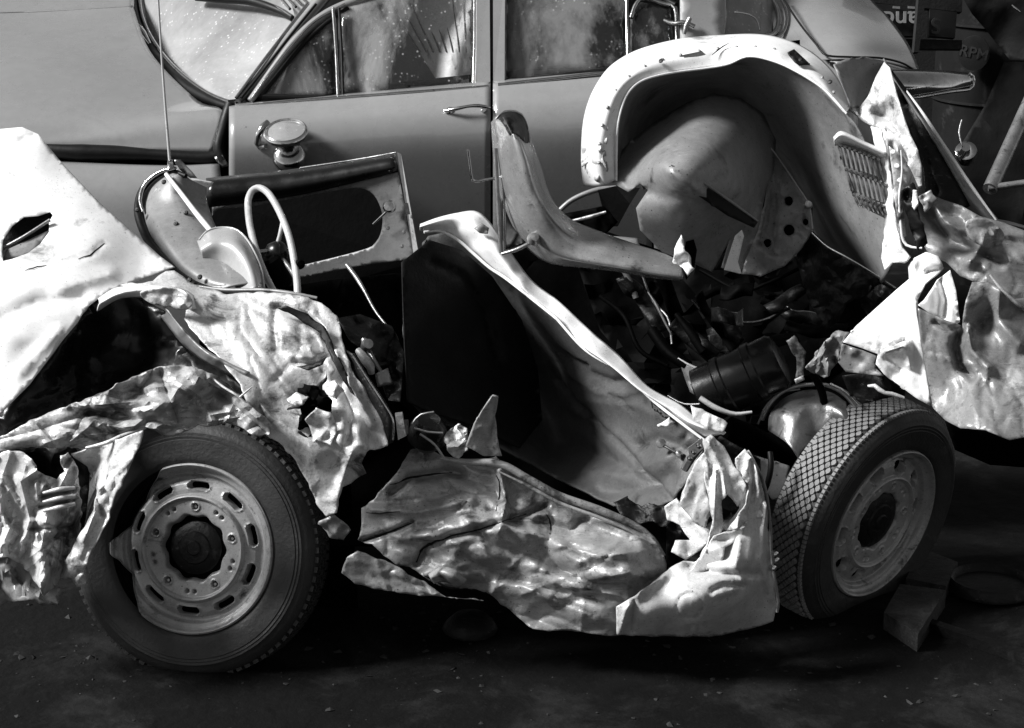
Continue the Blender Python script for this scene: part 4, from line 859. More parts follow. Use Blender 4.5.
sheet('torn_bracket', [(446, 430, .10), (456, 424, .10), (466, 428, .09), (468, 448, .08), (458, 458, .07), (447, 452, .08)], TORN, wr, step=2.5, rag=2, crumple=(.03, 14, 8))
sheet('metal_shard', [(493, 395, .06), (498, 397, .06), (495, 416, .07), (496, 436, .07), (502, 456, .07), (484, 456, .06), (466, 446, .05), (474, 424, .06), (484, 408, .06)], SILL, wr, step=3, crumple=(.012, 24, 4), creases=[([(495, 400), (492, 440)], .012, 6)], thick=.004)

# ---- door: leather trim (hollowed) and its bright edge
sheet('door_trim', [(428, 236, .70), (442, 233, .70), (470, 248, .70), (500, 268, .68), (535, 303, .62), (575, 335, .52), (612, 362, .42), (648, 395, .30), (690, 428, .18), (706, 446, .14), (690, 478, .12), (672, 500, .12), (650, 512, .16), (612, 505, .30), (570, 484, .46), (520, 458, .48), (470, 430, .42), (430, 420, .36), (410, 400, .32), (405, 330, .42), (410, 270, .56)],
      LEATHER, wr, extra=[(600, 440, .56), (565, 420, .82), (530, 390, .92), (490, 350, .90), (640, 450, .32), (580, 380, .66), (450, 340, .72), (550, 455, .72)], step=2.8, thick=.006,
      crumple=(.004, 60, 13), along_normal=True, creases=[([(556, 380), (575, 398), (612, 436), (648, 476), (672, 500)], .012, 4), ([(556, 440), (580, 446), (606, 457), (630, 470), (655, 486)], .014, 13), ([(566, 360), (590, 374), (612, 382), (636, 382), (655, 374)], .012, 8), ([(570, 372), (600, 390), (625, 394), (650, 386)], -.008, 7), ([(580, 398), (610, 402), (640, 406), (668, 420)], -.010, 18), ([(575, 410), (600, 424), (622, 438), (640, 456)], -.007, 8),
      ([(590, 474), (620, 476), (642, 470), (668, 458)], -.012, 15), ([(636, 446), (656, 438), (690, 450)], .010, 8), ([(600, 492), (640, 488), (672, 474)], .009, 10), ([(596, 384), (622, 398), (634, 412)], .006, 4), ([(664, 470), (676, 452), (690, 440)], -.008, 7), ([(560, 352), (572, 362), (586, 366)], .009, 5), ([(586, 410), (596, 440), (612, 462)], .006, 6)])
loft('door_edge', [
    [(420, 224, .66), (436, 218, .68), (456, 213, .70), (476, 211, .70), (490, 222, .68), (508, 248, .64), (532, 280, .56), (560, 302, .48), (590, 330, .40), (620, 356, .32), (648, 386, .24), (680, 404, .18), (700, 420, .14), (726, 432, .10)],
    [(420, 227, .62), (438, 222, .63), (458, 219, .64), (472, 224, .62), (486, 240, .60), (504, 262, .56), (526, 290, .49), (554, 314, .42), (584, 344, .33), (612, 366, .26), (640, 390, .19), (672, 410, .13), (694, 424, .10), (722, 434, .06)],
    [(420, 231, .66), (440, 231, .68), (458, 240, .66), (474, 254, .64), (488, 266, .61), (506, 278, .57), (524, 294, .52), (546, 312, .45), (558, 319, .42), (580, 346, .36), (614, 368, .30), (640, 388, .24), (676, 418, .16), (706, 438, .12)]],
    PAINT, wr, nu=100, nv=16, crumple=(.022, 50, 23), thick=.004)
tube('edge_bead', [(424, 232, .65), (440, 231, .66), (458, 240, .64), (474, 254, .62), (490, 268, .59), (508, 280, .55), (546, 310, .43), (557, 319, .40)], 1.6, PAINT, wr)
tube('edge_bead', [(557, 319, .40), (582, 347, .34), (604, 362, .30), (624, 372, .27), (650, 398, .20), (680, 422, .13), (704, 440, .10)], 1.5, PAINT, wr)
sheet('edge_patch', [(474, 228, .60), (482, 223, .61), (489, 228, .60), (488, 233, .59), (480, 233, .59)], GREYM, wr, step=2.5, crumple=(.008, 8, 3))
sheet('edge_scrap', [(690, 404, .10), (712, 414, .08), (727, 422, .06), (724, 432, .05), (708, 430, .06), (694, 418, .08)], TORN, wr, step=2.5, rag=1.2, crumple=(.016, 16, 5))
ph = tube('window_crank', [(661, 444, .20), (670, 449, .18), (679, 454, .17)], [1.8, 1.4, 1.6], CHROME, wr)
lat('crank_boss', [(0, .014), (.012, .012), (.014, 0)], at(661, 443.5, .20), scr_dir(-.2, .2, .9), CHROME, ph, seg=14)
lat('crank_knob', [(0, .03), (.008, .028), (.01, 0)], at(680, 455, .17), scr_dir(-.2, .2, .9), CHROME, ph, seg=14)
sheet('trim_tear', [(650, 396, .27), (654, 404, .25), (672, 416, .20), (668, 420, .20), (652, 408, .25)], RUBBLK, wr, step=3)
sheet('stuffing', [(656, 424, .20), (668, 418, .18), (675, 422, .17), (666, 426, .18), (658, 428, .2)], FABRIC, wr, step=2.5, rag=1.5, crumple=(.012, 8, 4))

sheet('shaded_seat_back', [(402, 262, .44), (430, 240, .52), (462, 250, .60), (492, 276, .64), (522, 320, .70), (538, 370, .74), (542, 420, .66), (520, 448, .48), (470, 424, .36), (430, 412, .30), (408, 402, .26), (404, 330, .34)], SEATSHADE, wr, step=5, extra=[(470, 340, .56)], crumple=(.008, 50, 9), creases=[([(432, 262), (462, 276), (486, 310), (500, 360)], .02, 6)], thick=.004)  # near-black sheet: the cockpit's deep shade is put into its colour
# ---- crumpled lower body
sheet('door_skin', [(412, 448, .16), (428, 447, .16), (446, 459, .14), (464, 462, .13), (496, 456, .13), (508, 470, .12), (560, 498, .10), (600, 512, .09), (628, 522, .08), (648, 532, .07), (658, 544, .03), (664, 556, .0), (668, 572, -.03), (650, 586, -.05), (622, 606, -.07), (618, 636, -.04), (560, 631, -.01), (532, 629, .0), (516, 616, .02), (500, 603, .03), (486, 592, .04), (474, 588, .04), (452, 588, .03), (440, 586, .02), (424, 577, .02), (410, 567, .03), (396, 566, .04), (384, 556, .05), (372, 545, .06), (360, 541, .07), (361, 524, .08), (361, 508, .10), (374, 499, .10), (385, 486, .12), (397, 472, .14)],
      SILL, wr, extra=[(480, 540, -.03), (560, 570, -.05), (420, 520, .04), (600, 560, -.08), (635, 572, -.10)], flow=14, step=2.4, rag=.8,
      crumple=(.024, 64, 77), creases=[([(361, 541), (396, 530), (412, 522)], .035, 4), ([(416, 563), (428, 545), (463, 533), (480, 529), (527, 514), (545, 506)], .030, 6), ([(476, 530), (494, 545), (530, 556), (570, 572)], .02, 9), ([(392, 492), (412, 478), (446, 472), (462, 474)], .035, 7), ([(540, 548), (560, 570), (600, 585), (640, 590)], .03, 14), ([(462, 556), (500, 575), (560, 592), (620, 600)], .022, 9), ([(500, 470), (506, 500), (500, 530)], -.03, 8), ([(540, 520), (570, 530), (585, 518)], .03, 8), ([(500, 466), (560, 500), (640, 540)], -.022, 9), ([(372, 510), (420, 512), (470, 500)], -.02, 9), ([(398, 540), (430, 535), (460, 545)], -.018, 8), ([(560, 545), (600, 556), (640, 552)], -.03, 14)],
      dents=[(430, 560, 18, 10, .03), (452, 580, 10, 6, -.02), (520, 560, 22, 12, .02)], thick=.003)
tube('sill_roll', [(440, 458, .10), (466, 462, .09), (500, 464, .08), (530, 480, .07), (560, 496, .06), (600, 510, .05), (632, 524, .04), (652, 538, .03), (664, 556, .01)], [2, 3.5, 4, 4, 4, 4, 3.6, 3.2, 2], SILL, wr)
tube('sill_bead', [(500, 472, .06), (530, 487, .05), (560, 503, .04), (598, 517, .02), (628, 530, .01), (648, 544, .0)], [.8, 1.8, 1.8, 1.8, 1.6, .8], SILL, wr)
crease_line('door_skin', [(362, 541), (384, 534), (400, 528), (413, 522)], [.4, 1.4, 1.0, .4])
crease_line('door_skin', [(417, 562), (420, 552), (428, 545), (445, 538), (463, 533), (480, 529), (504, 521), (527, 514)], [.8, 1.6, 1.5, 1.0, .8, .7, .5, .3])
crease_line('door_skin', [(390, 485), (410, 478), (430, 475), (452, 473)], [.4, 1.2, 1.2, .3])
crease_line('door_skin', [(366, 513), (384, 513), (400, 511)], [.3, .9, .3])
crease_line('door_skin', [(424, 576), (436, 580), (446, 587), (462, 589)], [.5, 1.4, 1.4, .4])
crease_line('door_skin', [(542, 512), (550, 520), (549, 534)], [.3, .8, .3])
crease_line('door_skin', [(494, 470), (500, 488), (496, 512)], [.3, .9, .3])
sheet('sill_strip', [(341, 572, .0), (346, 558, .0), (357, 551, .0), (385, 561, .0), (407, 572, -.01), (434, 588, -.01), (446, 597, -.01), (484, 600, -.0), (412, 595, .0), (377, 589, .01), (355, 584, .01)], SILL, wr, flow=24, step=2.6, rag=.8, crumple=(.016, 26, 81), thick=.004)
sheet('sill_scrap', [(318, 520, -.02), (334, 514, -.03), (350, 530, -.03), (344, 540, -.02), (330, 538, -.02)], GREYM, wr, step=2.5, rag=1.2, crumple=(.02, 16, 82))
loft('sill_fold', [[(428, 574, -.02), (440, 566, -.05), (456, 570, -.07), (467, 580, -.06)], [(430, 578, -.05), (442, 573, -.08), (454, 578, -.09), (462, 586, -.06)], [(434, 584, -.02), (444, 582, -.05), (452, 585, -.05), (456, 588, -.02)]], SILL, wr, nu=20, nv=10)
sheet('quarter_panel', [(616, 606, -.08), (634, 596, -.08), (650, 584, -.07), (662, 574, -.05), (676, 564, -.05), (684, 560, -.04), (694, 562, -.05), (712, 552, -.05), (724, 538, -.04), (730, 520, -.02), (740, 508, .0), (736, 488, .02), (737, 470, .03), (742, 455, .03), (748, 450, .03), (754, 460, .02), (762, 484, .02), (767, 510, .02), (768, 530, .02), (771, 560, .02), (775, 590, .02), (777, 608, .02), (773, 621, .02), (750, 629, .02), (722, 636, .01), (680, 637, .0), (640, 636, -.03), (617, 634, -.05)],
      QPAINT, wr, extra=[(700, 600, -.14), (750, 560, -.08), (650, 612, -.11)], flow=100, step=2.4, rag=.6,
      auto=(12, .009), crumple=(.012, 46, 91), creases=[([(620, 634), (626, 610), (640, 592), (664, 576)], -.022, 8), ([(632, 630), (634, 600)], .02, 6), ([(712, 590), (724, 584), (742, 586)], .014, 4), ([(714, 596), (734, 590)], -.01, 5), ([(766, 505), (760, 560), (772, 600)], -.02, 6), ([(688, 566), (720, 574), (756, 574)], .02, 7), ([(740, 540), (736, 566), (742, 580)], -.016, 8), ([(690 + 13 * math.cos(t / 3), 606 + 13 * math.sin(t / 3)) for t in range(20)], .005, 3)],
      dents=[(752, 545, 10, 22, -.02), (720, 545, 12, 10, .03)], thick=.003)
def ring(c, r, n=26): return [(c[0] + r * math.cos(6.283 * k / n), c[1] + r * math.sin(6.283 * k / n), c[2]) for k in range(n)]
# the buckled door shut pillar: ribbons of torn metal with dark gaps
sheet('pillar_lining', [(668, 520, .12), (700, 460, .14), (720, 436, .16), (760, 460, .14), (764, 560, .10), (700, 575, .06), (666, 566, .08)], DARKM, wr, step=6, crumple=(.03, 30, 3))
rib = dict(step=2.6, rag=.7, thick=.003)
sheet('torn_pillar', [(702, 440, .04), (710, 434, .04), (724, 446, .03), (732, 462, .02), (740, 474, .01), (746, 486, .0), (744, 500, .0), (738, 506, .0), (728, 494, .0), (722, 500, -.01), (724, 520, -.02), (720, 540, -.03), (712, 554, -.05), (704, 562, -.06), (700, 556, -.05), (708, 540, -.03), (712, 520, -.01), (708, 500, .0), (704, 480, .01), (706, 462, .02)], TORN, wr, flow=80, crumple=(.018, 26, 101), creases=[([(708, 440), (722, 470), (726, 496)], -.018, 6), ([(716, 470), (714, 520), (706, 552)], -.02, 5)], **rib)
sheet('torn_pillar', [(696, 460, .04), (706, 450, .04), (708, 470, .03), (706, 492, .02), (712, 508, .01), (706, 528, .0), (694, 522, .0), (680, 504, .02), (684, 488, .03)], QPAINT, wr, flow=80, crumple=(.014, 26, 102), **rib)
sheet('torn_pillar', [(664, 506, .04), (676, 498, .04), (690, 510, .02), (704, 528, .0), (712, 524, .0), (710, 540, -.02), (700, 550, -.03), (686, 560, -.04), (672, 552, -.03), (676, 540, -.01), (690, 540, -.01), (680, 524, .02), (668, 520, .03)], TORN, wr, flow=40, crumple=(.018, 24, 103), dents=[(702, 520, 6, 4, .03)], **rib)
sheet('torn_pillar', [(735, 458, .02), (744, 449, .02), (752, 458, .01), (758, 478, .0), (762, 500, .0), (764, 516, -.01), (748, 520, -.02), (740, 528, -.03), (728, 530, -.03), (738, 516, -.02), (746, 504, -.01), (750, 484, .0), (744, 480, .0), (738, 474, .01)], TORN, wr, flow=95, crumple=(.016, 22, 104), creases=[([(752, 462), (754, 490), (750, 516)], .025, 4)], **rib)
sheet('torn_pillar', [(700, 556, -.07), (714, 536, -.06), (734, 530, -.06), (746, 526, -.05), (740, 538, -.06), (726, 546, -.07), (722, 560, -.08), (704, 572, -.08), (688, 574, -.07)], QPAINT, wr, flow=30, crumple=(.016, 22, 105), dents=[(722, 540, 10, 5, .03)], **rib)
sheet('torn_trim_edge', [(612, 500, .12), (626, 496, .12), (640, 506, .10), (654, 502, .09), (668, 506, .08), (676, 516, .05), (668, 524, .04), (652, 520, .05), (640, 524, .06), (626, 516, .08)], DARKM, wr, step=2.5, rag=2.2, crumple=(.02, 14, 106))
tube('latch', [(684, 470, .08), (692, 456, .08), (704, 442, .08)], [4, 5, 4], STEEL, wr, seg=6)
plate('latch_plate', [(688, 448, .06), (702, 438, .06), (706, 446, .06), (690, 460, .06)], .012, GREYM, wr)
for x, y in ((694, 452), (699, 446), (690, 458)): lat('screw', [(0, .008), (.006, .006), (.008, 0)], at(x, y, .05), scr_dir(0, 0, 1), CHROME, wr, seg=10)
for x, y, Y in ((774, 554, .0), (775, 560, .0), (772, 568, .0)): lat('screw', [(0, .012), (.008, .01), (.01, 0)], at(x, y, Y), scr_dir(.5, 0, .8), CHROME, wr, seg=8)
tube('panel_edge', [(752, 458, .03), (764, 484, .03), (770, 520, .03), (772, 560, .03), (778, 600, .03), (777, 612, .03)], 1.6, GREYM, wr)
# ---- bent seat frame standing up in the middle
loft('seat_shell', [
    [(493, 122, .62), (494, 140, .62), (496, 165, .62), (500, 190, .62), (508, 214, .60), (518, 234, .58), (534, 252, .54), (552, 262, .50), (584, 266, .46), (618, 270, .44), (652, 276, .42), (682, 279, .40)],
    [(497, 118, .56), (500, 138, .54), (504, 162, .52), (509, 186, .50), (518, 210, .48), (530, 230, .46), (546, 246, .44), (566, 256, .42), (594, 262, .40), (624, 267, .38), (654, 273, .38), (683, 277, .38)],
    [(507, 114, .50), (516, 136, .45), (524, 158, .42), (530, 180, .41), (538, 200, .41), (549, 219, .41), (565, 235, .42), (583, 246, .42), (607, 253, .41), (632, 260, .40), (657, 267, .40), (683, 273, .39)],
    [(512, 113, .64), (521, 134, .62), (530, 153, .61), (536, 174, .61), (543, 194, .61), (553, 212, .59), (569, 227, .55), (591, 237, .51), (615, 245, .48), (639, 253, .46), (661, 260, .45), (683, 268, .43)],
    [(520, 116, .72), (527, 132, .72), (534, 152, .71), (541, 172, .70), (547, 192, .69), (556, 208, .67), (572, 222, .62), (594, 231, .57), (618, 240, .53), (642, 248, .50), (664, 255, .48), (682, 264, .44)]],
    GLOSS, wr, nu=80, nv=30, thick=.006, crumple=(.008, 60, 7), linear=True)
tube('shell_edge', [(540, 168, .69), (547, 192, .68), (556, 208, .66), (572, 222, .61), (594, 231, .56), (618, 240, .515), (642, 248, .495), (664, 254, .475), (678, 262, .45), (682, 276, .38)], .9, CHROME, wr)
loft('shell_cap', [[(497, 118, .50), (503, 112, .52), (513, 111, .56), (522, 115, .60), (528, 128, .66)], [(503, 124, .44), (508, 119, .44), (515, 119, .47), (522, 124, .52), (528, 136, .62)], [(510, 136, .42), (514, 133, .42), (519, 136, .45), (524, 142, .52), (528, 150, .60)]], DARKM, wr, nu=24, nv=12, crumple=(.008, 8, 5))
for k in range(5): tube('mesh_wire', [(503 + 4.5 * k, 117 + .6 * k, .435 + .03 * k), (510 + 3.6 * k, 130 + 2.2 * k, .415 + .03 * k), (513 + 3 * k, 137 + 2.5 * k, .41 + .035 * k)], .5, STEEL, wr, n=6, seg=5)
tube('cap_rim', [(496, 119, .50), (503, 112, .51), (513, 111, .55), (522, 115, .59), (528, 129, .65), (529, 142, .62)], 1.1, STEEL, wr)
tube('frame_tube', [(495, 148, .55), (498, 200, .54), (501, 253, .53)], 2.0, STEEL, wr)
tube('frame_tube', [(501, 150, .56), (504, 200, .55), (505, 250, .54)], 1.2, CHROME, wr)
tube('frame_tube', [(502, 254, .52), (518, 249, .50), (534, 241, .46)], [1.8, 2.2, 1.8], STEEL, wr)
lat('frame_bolt', [(0, .02), (.012, .018), (.016, .006), (.02, 0)], at(534, 239, .44), scr_dir(.1, .3, .9), STEEL, wr, seg=16)
sheet('frame_gusset', [(500, 160, .60), (503, 200, .59), (512, 226, .57), (530, 240, .52), (504, 250, .55)], RUBBLK, wr, step=5)
tube('bent_wire', [(468, 150, .60), (470, 165, .60), (473, 181, .60), (484, 180, .60), (496, 178, .60)], 1.4, CHROME, wr)
sheet('crumpled_tip', [(674, 246, .34), (680, 235, .34), (684, 240, .33), (684, 250, .33), (690, 258, .32), (694, 268, .32), (688, 276, .32), (682, 268, .33), (674, 260, .34)], PAINT, wr, step=2.2, rag=1.4, crumple=(.02, 10, 33))
sheet('rubber_pad', [(686, 242, .40), (694, 240, .40), (697, 250, .40), (694, 270, .40), (686, 280, .40), (684, 262, .40)], BLACK, wr, step=4, thick=.02)
# bits behind it
sheet('tyre_strap', [(552, 216, .95), (572, 212, .95), (604, 206, .95), (618, 222, .95), (600, 240, .92), (566, 232, .94)], BLACK, wr, step=4, crumple=(.02, 12, 3))
tube('flat_strip', [(566, 222, .90), (586, 218, .89), (606, 212, .88)], [1, 2.2, 1.4], STEEL, wr, flat=.5)
tube('arch_tube', [(556, 214, 1.2), (572, 200, 1.2), (596, 190, 1.2), (616, 188, 1.2)], 2.6, GREYM, wr)
loft('link_arm', [[(592, 236, .85), (612, 236, .82), (638, 238, .80)], [(592, 242, .82), (612, 243, .78), (640, 246, .76)], [(600, 248, .84), (622, 252, .80), (644, 254, .78)]], GREYM, wr, nu=14, nv=8)
plate('flat_bracket', [(598, 190, 1.1), (615, 186, 1.1), (640, 188, 1.05), (630, 204, 1.05), (618, 226, 1.05), (608, 226, 1.08)], .02, BLACK, wr)

# ---- rear wing: bright arched skin
arch_o = [(583, 186, .56), (581, 161, .56), (582, 130, .56), (586, 108, .57), (594, 88, .60), (608, 68, .64), (628, 54, .68), (652, 45, .72), (684, 38, .76), (720, 35, .78), (758, 34, .78), (788, 40, .76), (812, 52, .72), (830, 68, .66), (842, 85, .60), (852, 104, .55)]
arch_m = [(600, 186, .46), (597, 160, .44), (599, 132, .43), (604, 110, .44), (613, 90, .46), (628, 74, .50), (648, 62, .55), (672, 55, .59), (700, 49, .62), (728, 46, .63), (760, 46, .62), (788, 52, .60), (808, 64, .56), (824, 80, .50), (836, 96, .46), (848, 110, .43)]
arch_i = [(616, 180, .46), (616, 154, .45), (617, 128, .44), (621, 108, .45), (628, 92, .47), (640, 81, .50), (658, 75, .53), (680, 71, .56), (704, 68, .58), (727, 64, .58), (748, 56, .57), (774, 61, .54), (798, 72, .50), (820, 86, .46), (834, 99, .43), (846, 113, .41)]
loft('rear_wing', [arch_o, arch_m, arch_i], PAINT, wr, nu=110, nv=18, thick=.005, crumple=(.004, 60, 17), dents=[(672, 53, 10, 4, .016), (796, 56, 10, 5, .03)], creases=[([(722, 44), (712, 56)], .006, 3), ([(590, 110), (606, 104)], .008, 3)])
for x, y, Y in ((661, 61, .545), (830, 82, .475), (800, 60, .53)): lat('rivet', [(0, .004), (.006, .003), (.007, 0)], at(x, y, Y), (-.4, -.6, .6), DARKM, wr, seg=10)
plate('skin_slot', [(682, 55, .585), (702, 51, .60), (705, 54, .60), (685, 58.5, .585)], .004, GREYM, wr)
sheet('lip_tear', [(788, 52, .545), (794, 49, .55), (806, 60, .53), (810, 64, .52), (800, 65, .52), (793, 60, .53)], DARKM, wr, step=2.5, crumple=(.02, 8, 6))
loft('wing_inside', [
    [(616, 176, .47), (617, 128, .45), (629, 92, .48), (660, 75, .54), (704, 68, .59), (748, 56.5, .58), (798, 72, .51), (846, 113, .42), (868, 150, .38), (888, 200, .36), (892, 262, .34)],
    [(624, 176, .70), (630, 128, .72), (645, 102, .78), (674, 88, .86), (712, 84, .92), (752, 84, .74), (798, 106, .64), (838, 152, .54), (862, 200, .47), (876, 240, .43), (886, 276, .41)],
    [(634, 172, .98), (646, 132, 1.05), (668, 112, 1.12), (694, 104, 1.18), (722, 104, 1.22), (752, 112, .98), (786, 140, .86), (816, 184, .76), (840, 224, .68), (862, 256, .62), (880, 286, .58)],
    [(644, 190, 1.25), (670, 160, 1.3), (690, 150, 1.35), (710, 146, 1.38), (730, 148, 1.4), (752, 158, 1.38), (776, 178, 1.32), (800, 208, 1.22), (824, 244, 1.12), (850, 272, 1.02), (874, 296, .94)]],
    GREYM, wr, nu=90, nv=40, thick=.004)
loft('torn_lip', [[(581, 146, .55), (590, 146, .50), (600, 140, .45), (608, 128, .43)], [(583, 158, .54), (592, 158, .48), (600, 160, .44), (606, 150, .43)], [(584, 166, .55), (590, 178, .50), (600, 182, .46), (608, 170, .44)]], TORN, wr, nu=16, nv=14, crumple=(.02, 10, 9))
sheet('lip_rag', [(582, 158, .52), (588, 148, .50), (596, 138, .46), (604, 124, .44), (606, 142, .44), (600, 152, .44), (594, 148, .46), (588, 162, .50), (583, 168, .52)], PAINT, wr, step=2, rag=1, crumple=(.02, 9, 12))
sheet('lip_end', [(584, 160, .58), (600, 152, .50), (608, 160, .5), (606, 180, .52), (594, 182, .55), (586, 176, .58)], RUBBLK, wr, step=3)
# inner wheel house: domed grey pressing
sheet('wheel_dome', [(607, 178, 0.48), (614, 158, 0.58), (634, 138, 0.66), (660, 118, 0.70), (688, 102, 0.70), (714, 94, 0.74), (742, 99, 0.78), (764, 114, 0.81), (776, 140, 0.81), (774, 170, 0.74), (766, 190, 0.68), (758, 230, 0.60), (740, 274, 0.54), (722, 268, 0.52), (732, 236, 0.52), (712, 272, 0.50), (690, 262, 0.46), (662, 252, 0.44), (640, 230, 0.40), (636, 208, 0.38), (648, 190, 0.36), (640, 184, 0.38), (628, 192, 0.42), (618, 186, 0.45)],
      GREYM, wr, extra=[(690, 150, 0.32), (660, 165, 0.31), (730, 150, 0.44), (700, 210, 0.32), (740, 190, 0.46), (680, 230, 0.36)], step=4, thick=.005,
      creases=[([(672, 172), (700, 193), (752, 229)], -.018, 7), ([(700, 104), (680, 130), (664, 160)], -.012, 26), ([(640, 186), (660, 196), (700, 200)], .012, 10), ([(775, 145), (768, 180), (752, 215)], .02, 8)])
sheet('groove_shade', [(669, 166, 0.265), (676, 167, 0.265), (704, 184, 0.285), (758, 222, 0.355), (754, 228, 0.350), (728, 216, 0.315), (700, 197, 0.280), (684, 182, 0.260)], RUBBLK, wr, step=3, thick=.004)  # black strip standing for the shade in the dome's crease
tube('slot_lip', [(671, 165, 0.260), (690, 175, 0.265), (716, 191, 0.290), (758, 221, 0.350)], [.7, 1.2, 1.3, .9], GREYM, wr)
sheet('torn_flap', [(735, 236, .42), (742, 230, .42), (744, 236, .42), (738, 262, .42), (742, 274, .42), (724, 270, .42)], PAINT, wr, step=2.5, thick=.003)
sheet('dark_notch', [(714, 270, .60), (730, 234, .60), (740, 234, .60), (728, 270, .60)], RUBBLK, wr, step=4)
sheet('dome_flange', [(734, 236, .70), (740, 232, .69), (742, 240, .69), (726, 268, .70), (722, 270, .70)], PAINT, wr, step=3)
sheet('perforated_bracket', [(764, 142, .80), (772, 150, .78), (784, 168, .74), (796, 186, .70), (808, 206, .66), (812, 230, .64), (800, 250, .66), (784, 266, .7), (762, 276, .74), (742, 274, .76), (746, 250, .78), (754, 226, .80), (764, 206, .82), (768, 176, .82)], GREYM, wr, step=3, thick=.006,
      holes=[ring((788, 201, 0), 5, 14), ring((789, 230, 0), 5.5, 14), ring((768, 243, 0), 4.5, 14), ring((805, 222, 0), 3.5, 12)], creases=[([(764, 146), (770, 190), (760, 240)], -.02, 6), ([(776, 200), (772, 250)], .02, 8)], crumple=(.012, 30, 6))
tube('bracket_edge', [(764, 142, .77), (774, 152, .76), (796, 184, .69), (809, 206, .65), (813, 232, .63)], 1.1, STEEL, wr)
lat('rivet', [(0, .012), (.01, .009), (.014, 0)], at(808, 205, .63), scr_dir(0, .3, .9), STEEL, wr, seg=12)
sheet('side_rail', [(800, 232, .70), (812, 232, .64), (826, 246, .60), (846, 258, .56), (868, 272, .54), (896, 290, .50), (888, 306, .52), (868, 316, .54), (856, 300, .56), (846, 304, .56), (838, 322, .58), (826, 330, .62), (808, 300, .7), (796, 260, .74)], DARKM, wr, step=3.5, thick=.005, crumple=(.03, 30, 19), holes=[ring((856, 304, 0), 5, 12)])
tube('rail_edge', [(812, 233, .62), (826, 246, .58), (846, 257, .54), (870, 271, .52), (896, 288, .49)], .9, CHROME, wr)

sheet('bracket_backing', [(768, 160, 1.0), (812, 205, .9), (812, 240, .9), (760, 280, .95), (742, 270, .98)], BLACK, wr, step=8)  # black sheet added behind the bracket holes for their shade
# gray gusset with rivets and the dark tear beside the white post
# ---- louvred grille
gr = sheet('grille_frame', [(833, 138, .34), (839, 134, .33), (860, 143, .33), (884, 153, .33), (888, 180, .33), (892, 222, .33), (872, 212, .33), (855, 202, .34), (846, 176, .34)], GREYM, wr, step=3, thick=.004,
           holes=[[(839, 146, 0), (880, 161, 0), (882, 178, 0), (846, 166, 0)], [(848, 172, 0), (883, 184, 0), (886, 204, 0), (856, 192, 0)]])
loft('grille_cap', [[(833, 137, .36), (842, 131, .37), (864, 141, .36), (886, 150, .35)], [(834, 139, .30), (843, 134, .30), (864, 144, .30), (886, 154, .30)], [(835, 146, .33), (844, 144, .33), (864, 150, .33), (884, 160, .33)]], PAINT, gr, nu=24, nv=8)
for r_ in range(3):
    for k in range(9):
        x = 840 + 4.8 * k + (0, 6.5, 14)[r_]; y = (146.5, 171, 196)[r_] + 1.75 * k; h = (20, 20, 10)[r_]
        if x > 886: continue
        tube('slat', [(x, y, .325), (x + 2.6, y + h * .5, .315), (x + 5, y + h, .325)], [1.0, 1.5, 1.0], STEEL, gr, n=4, seg=6)
        lat('rivet', [(0, .004), (.0045, .003), (.005, 0)], at(x, y - 1, .318), scr_dir(0, .4, .9), CHROME, gr, seg=8)
# ---- torn rear corner
sheet('corner_post', [(870, 126, .36), (880, 128, .34), (886, 150, .32), (891, 180, .30), (894, 205, .28), (897, 232, .27), (903, 248, .26), (911, 258, .25), (904, 263, .26), (893, 262, .27), (885, 270, .29), (882, 258, .31), (884, 230, .32), (883, 200, .33), (879, 165, .35)], PAINT, wr, step=2.6, rag=.7, thick=.004, crumple=(.012, 26, 4), creases=[([(886, 246), (894, 254), (904, 256)], .015, 4)])
sheet('side_skin', [(834, 64, .50), (846, 59, .54), (866, 57, .60), (885, 61, .64), (878, 78, .62), (870, 94, .58), (862, 108, .53), (852, 108, .46), (845, 90, .47), (838, 74, .48)], GREYM, wr, step=3, crumple=(.006, 30, 9))
sheet('corner_skin', [(846, 108, .52), (856, 112, .49), (868, 96, .48), (876, 76, .48), (884, 62, .47), (890, 68, .45), (896, 92, .40), (902, 112, .36), (910, 134, .32), (918, 150, .29), (922, 168, .28), (922, 186, .28), (912, 192, .28), (904, 184, .29), (900, 200, .28), (896, 208, .29), (890, 180, .33), (886, 150, .37), (880, 130, .41), (864, 122, .46)],
      TORN, wr, step=3, flow=70, crumple=(.014, 36, 121), creases=[([(886, 130), (900, 140), (908, 160)], .02, 5), ([(875, 112), (890, 120), (902, 136)], .025, 6), ([(897, 146), (900, 180), (898, 200)], -.012, 4)], dents=[(886, 112, 10, 8, .04)], thick=.003)
sheet('post_gusset', [(889, 146, .25), (903, 156, .25), (912, 172, .25), (918, 186, .26), (908, 196, .25), (904, 210, .24), (906, 236, .23), (900, 240, .23), (896, 210, .235), (893, 180, .24)], TORN, wr, step=2.6, flow=80, crumple=(.012, 22, 171), thick=.003)
sheet('dark_tear', [(902, 188, .22), (912, 182, .22), (918, 190, .21), (916, 204, .21), (922, 222, .20), (928, 244, .20), (920, 250, .20), (910, 230, .21), (906, 208, .22)], RUBBLK, wr, step=2.6, rag=1.2, crumple=(.02, 16, 172), thick=.003)
sheet('bright_tongue', [(913, 190, .20), (917, 190, .20), (918, 204, .19), (914, 210, .19), (912, 204, .2)], PAINT, wr, step=2)
sheet('torn_plate', [(918, 196, .19), (930, 190, .19), (938, 200, .18), (926, 212, .18)], GREYM, wr, step=2.4, rag=.8, crumple=(.014, 10, 173), thick=.003)
for x, y in ((893, 152), (897, 166), (899, 180), (900, 194)): lat('rivet', [(0, .005), (.006, .004), (.007, 0)], at(x, y, .24), scr_dir(-.2, .2, .9), PAINT, wr, seg=8)
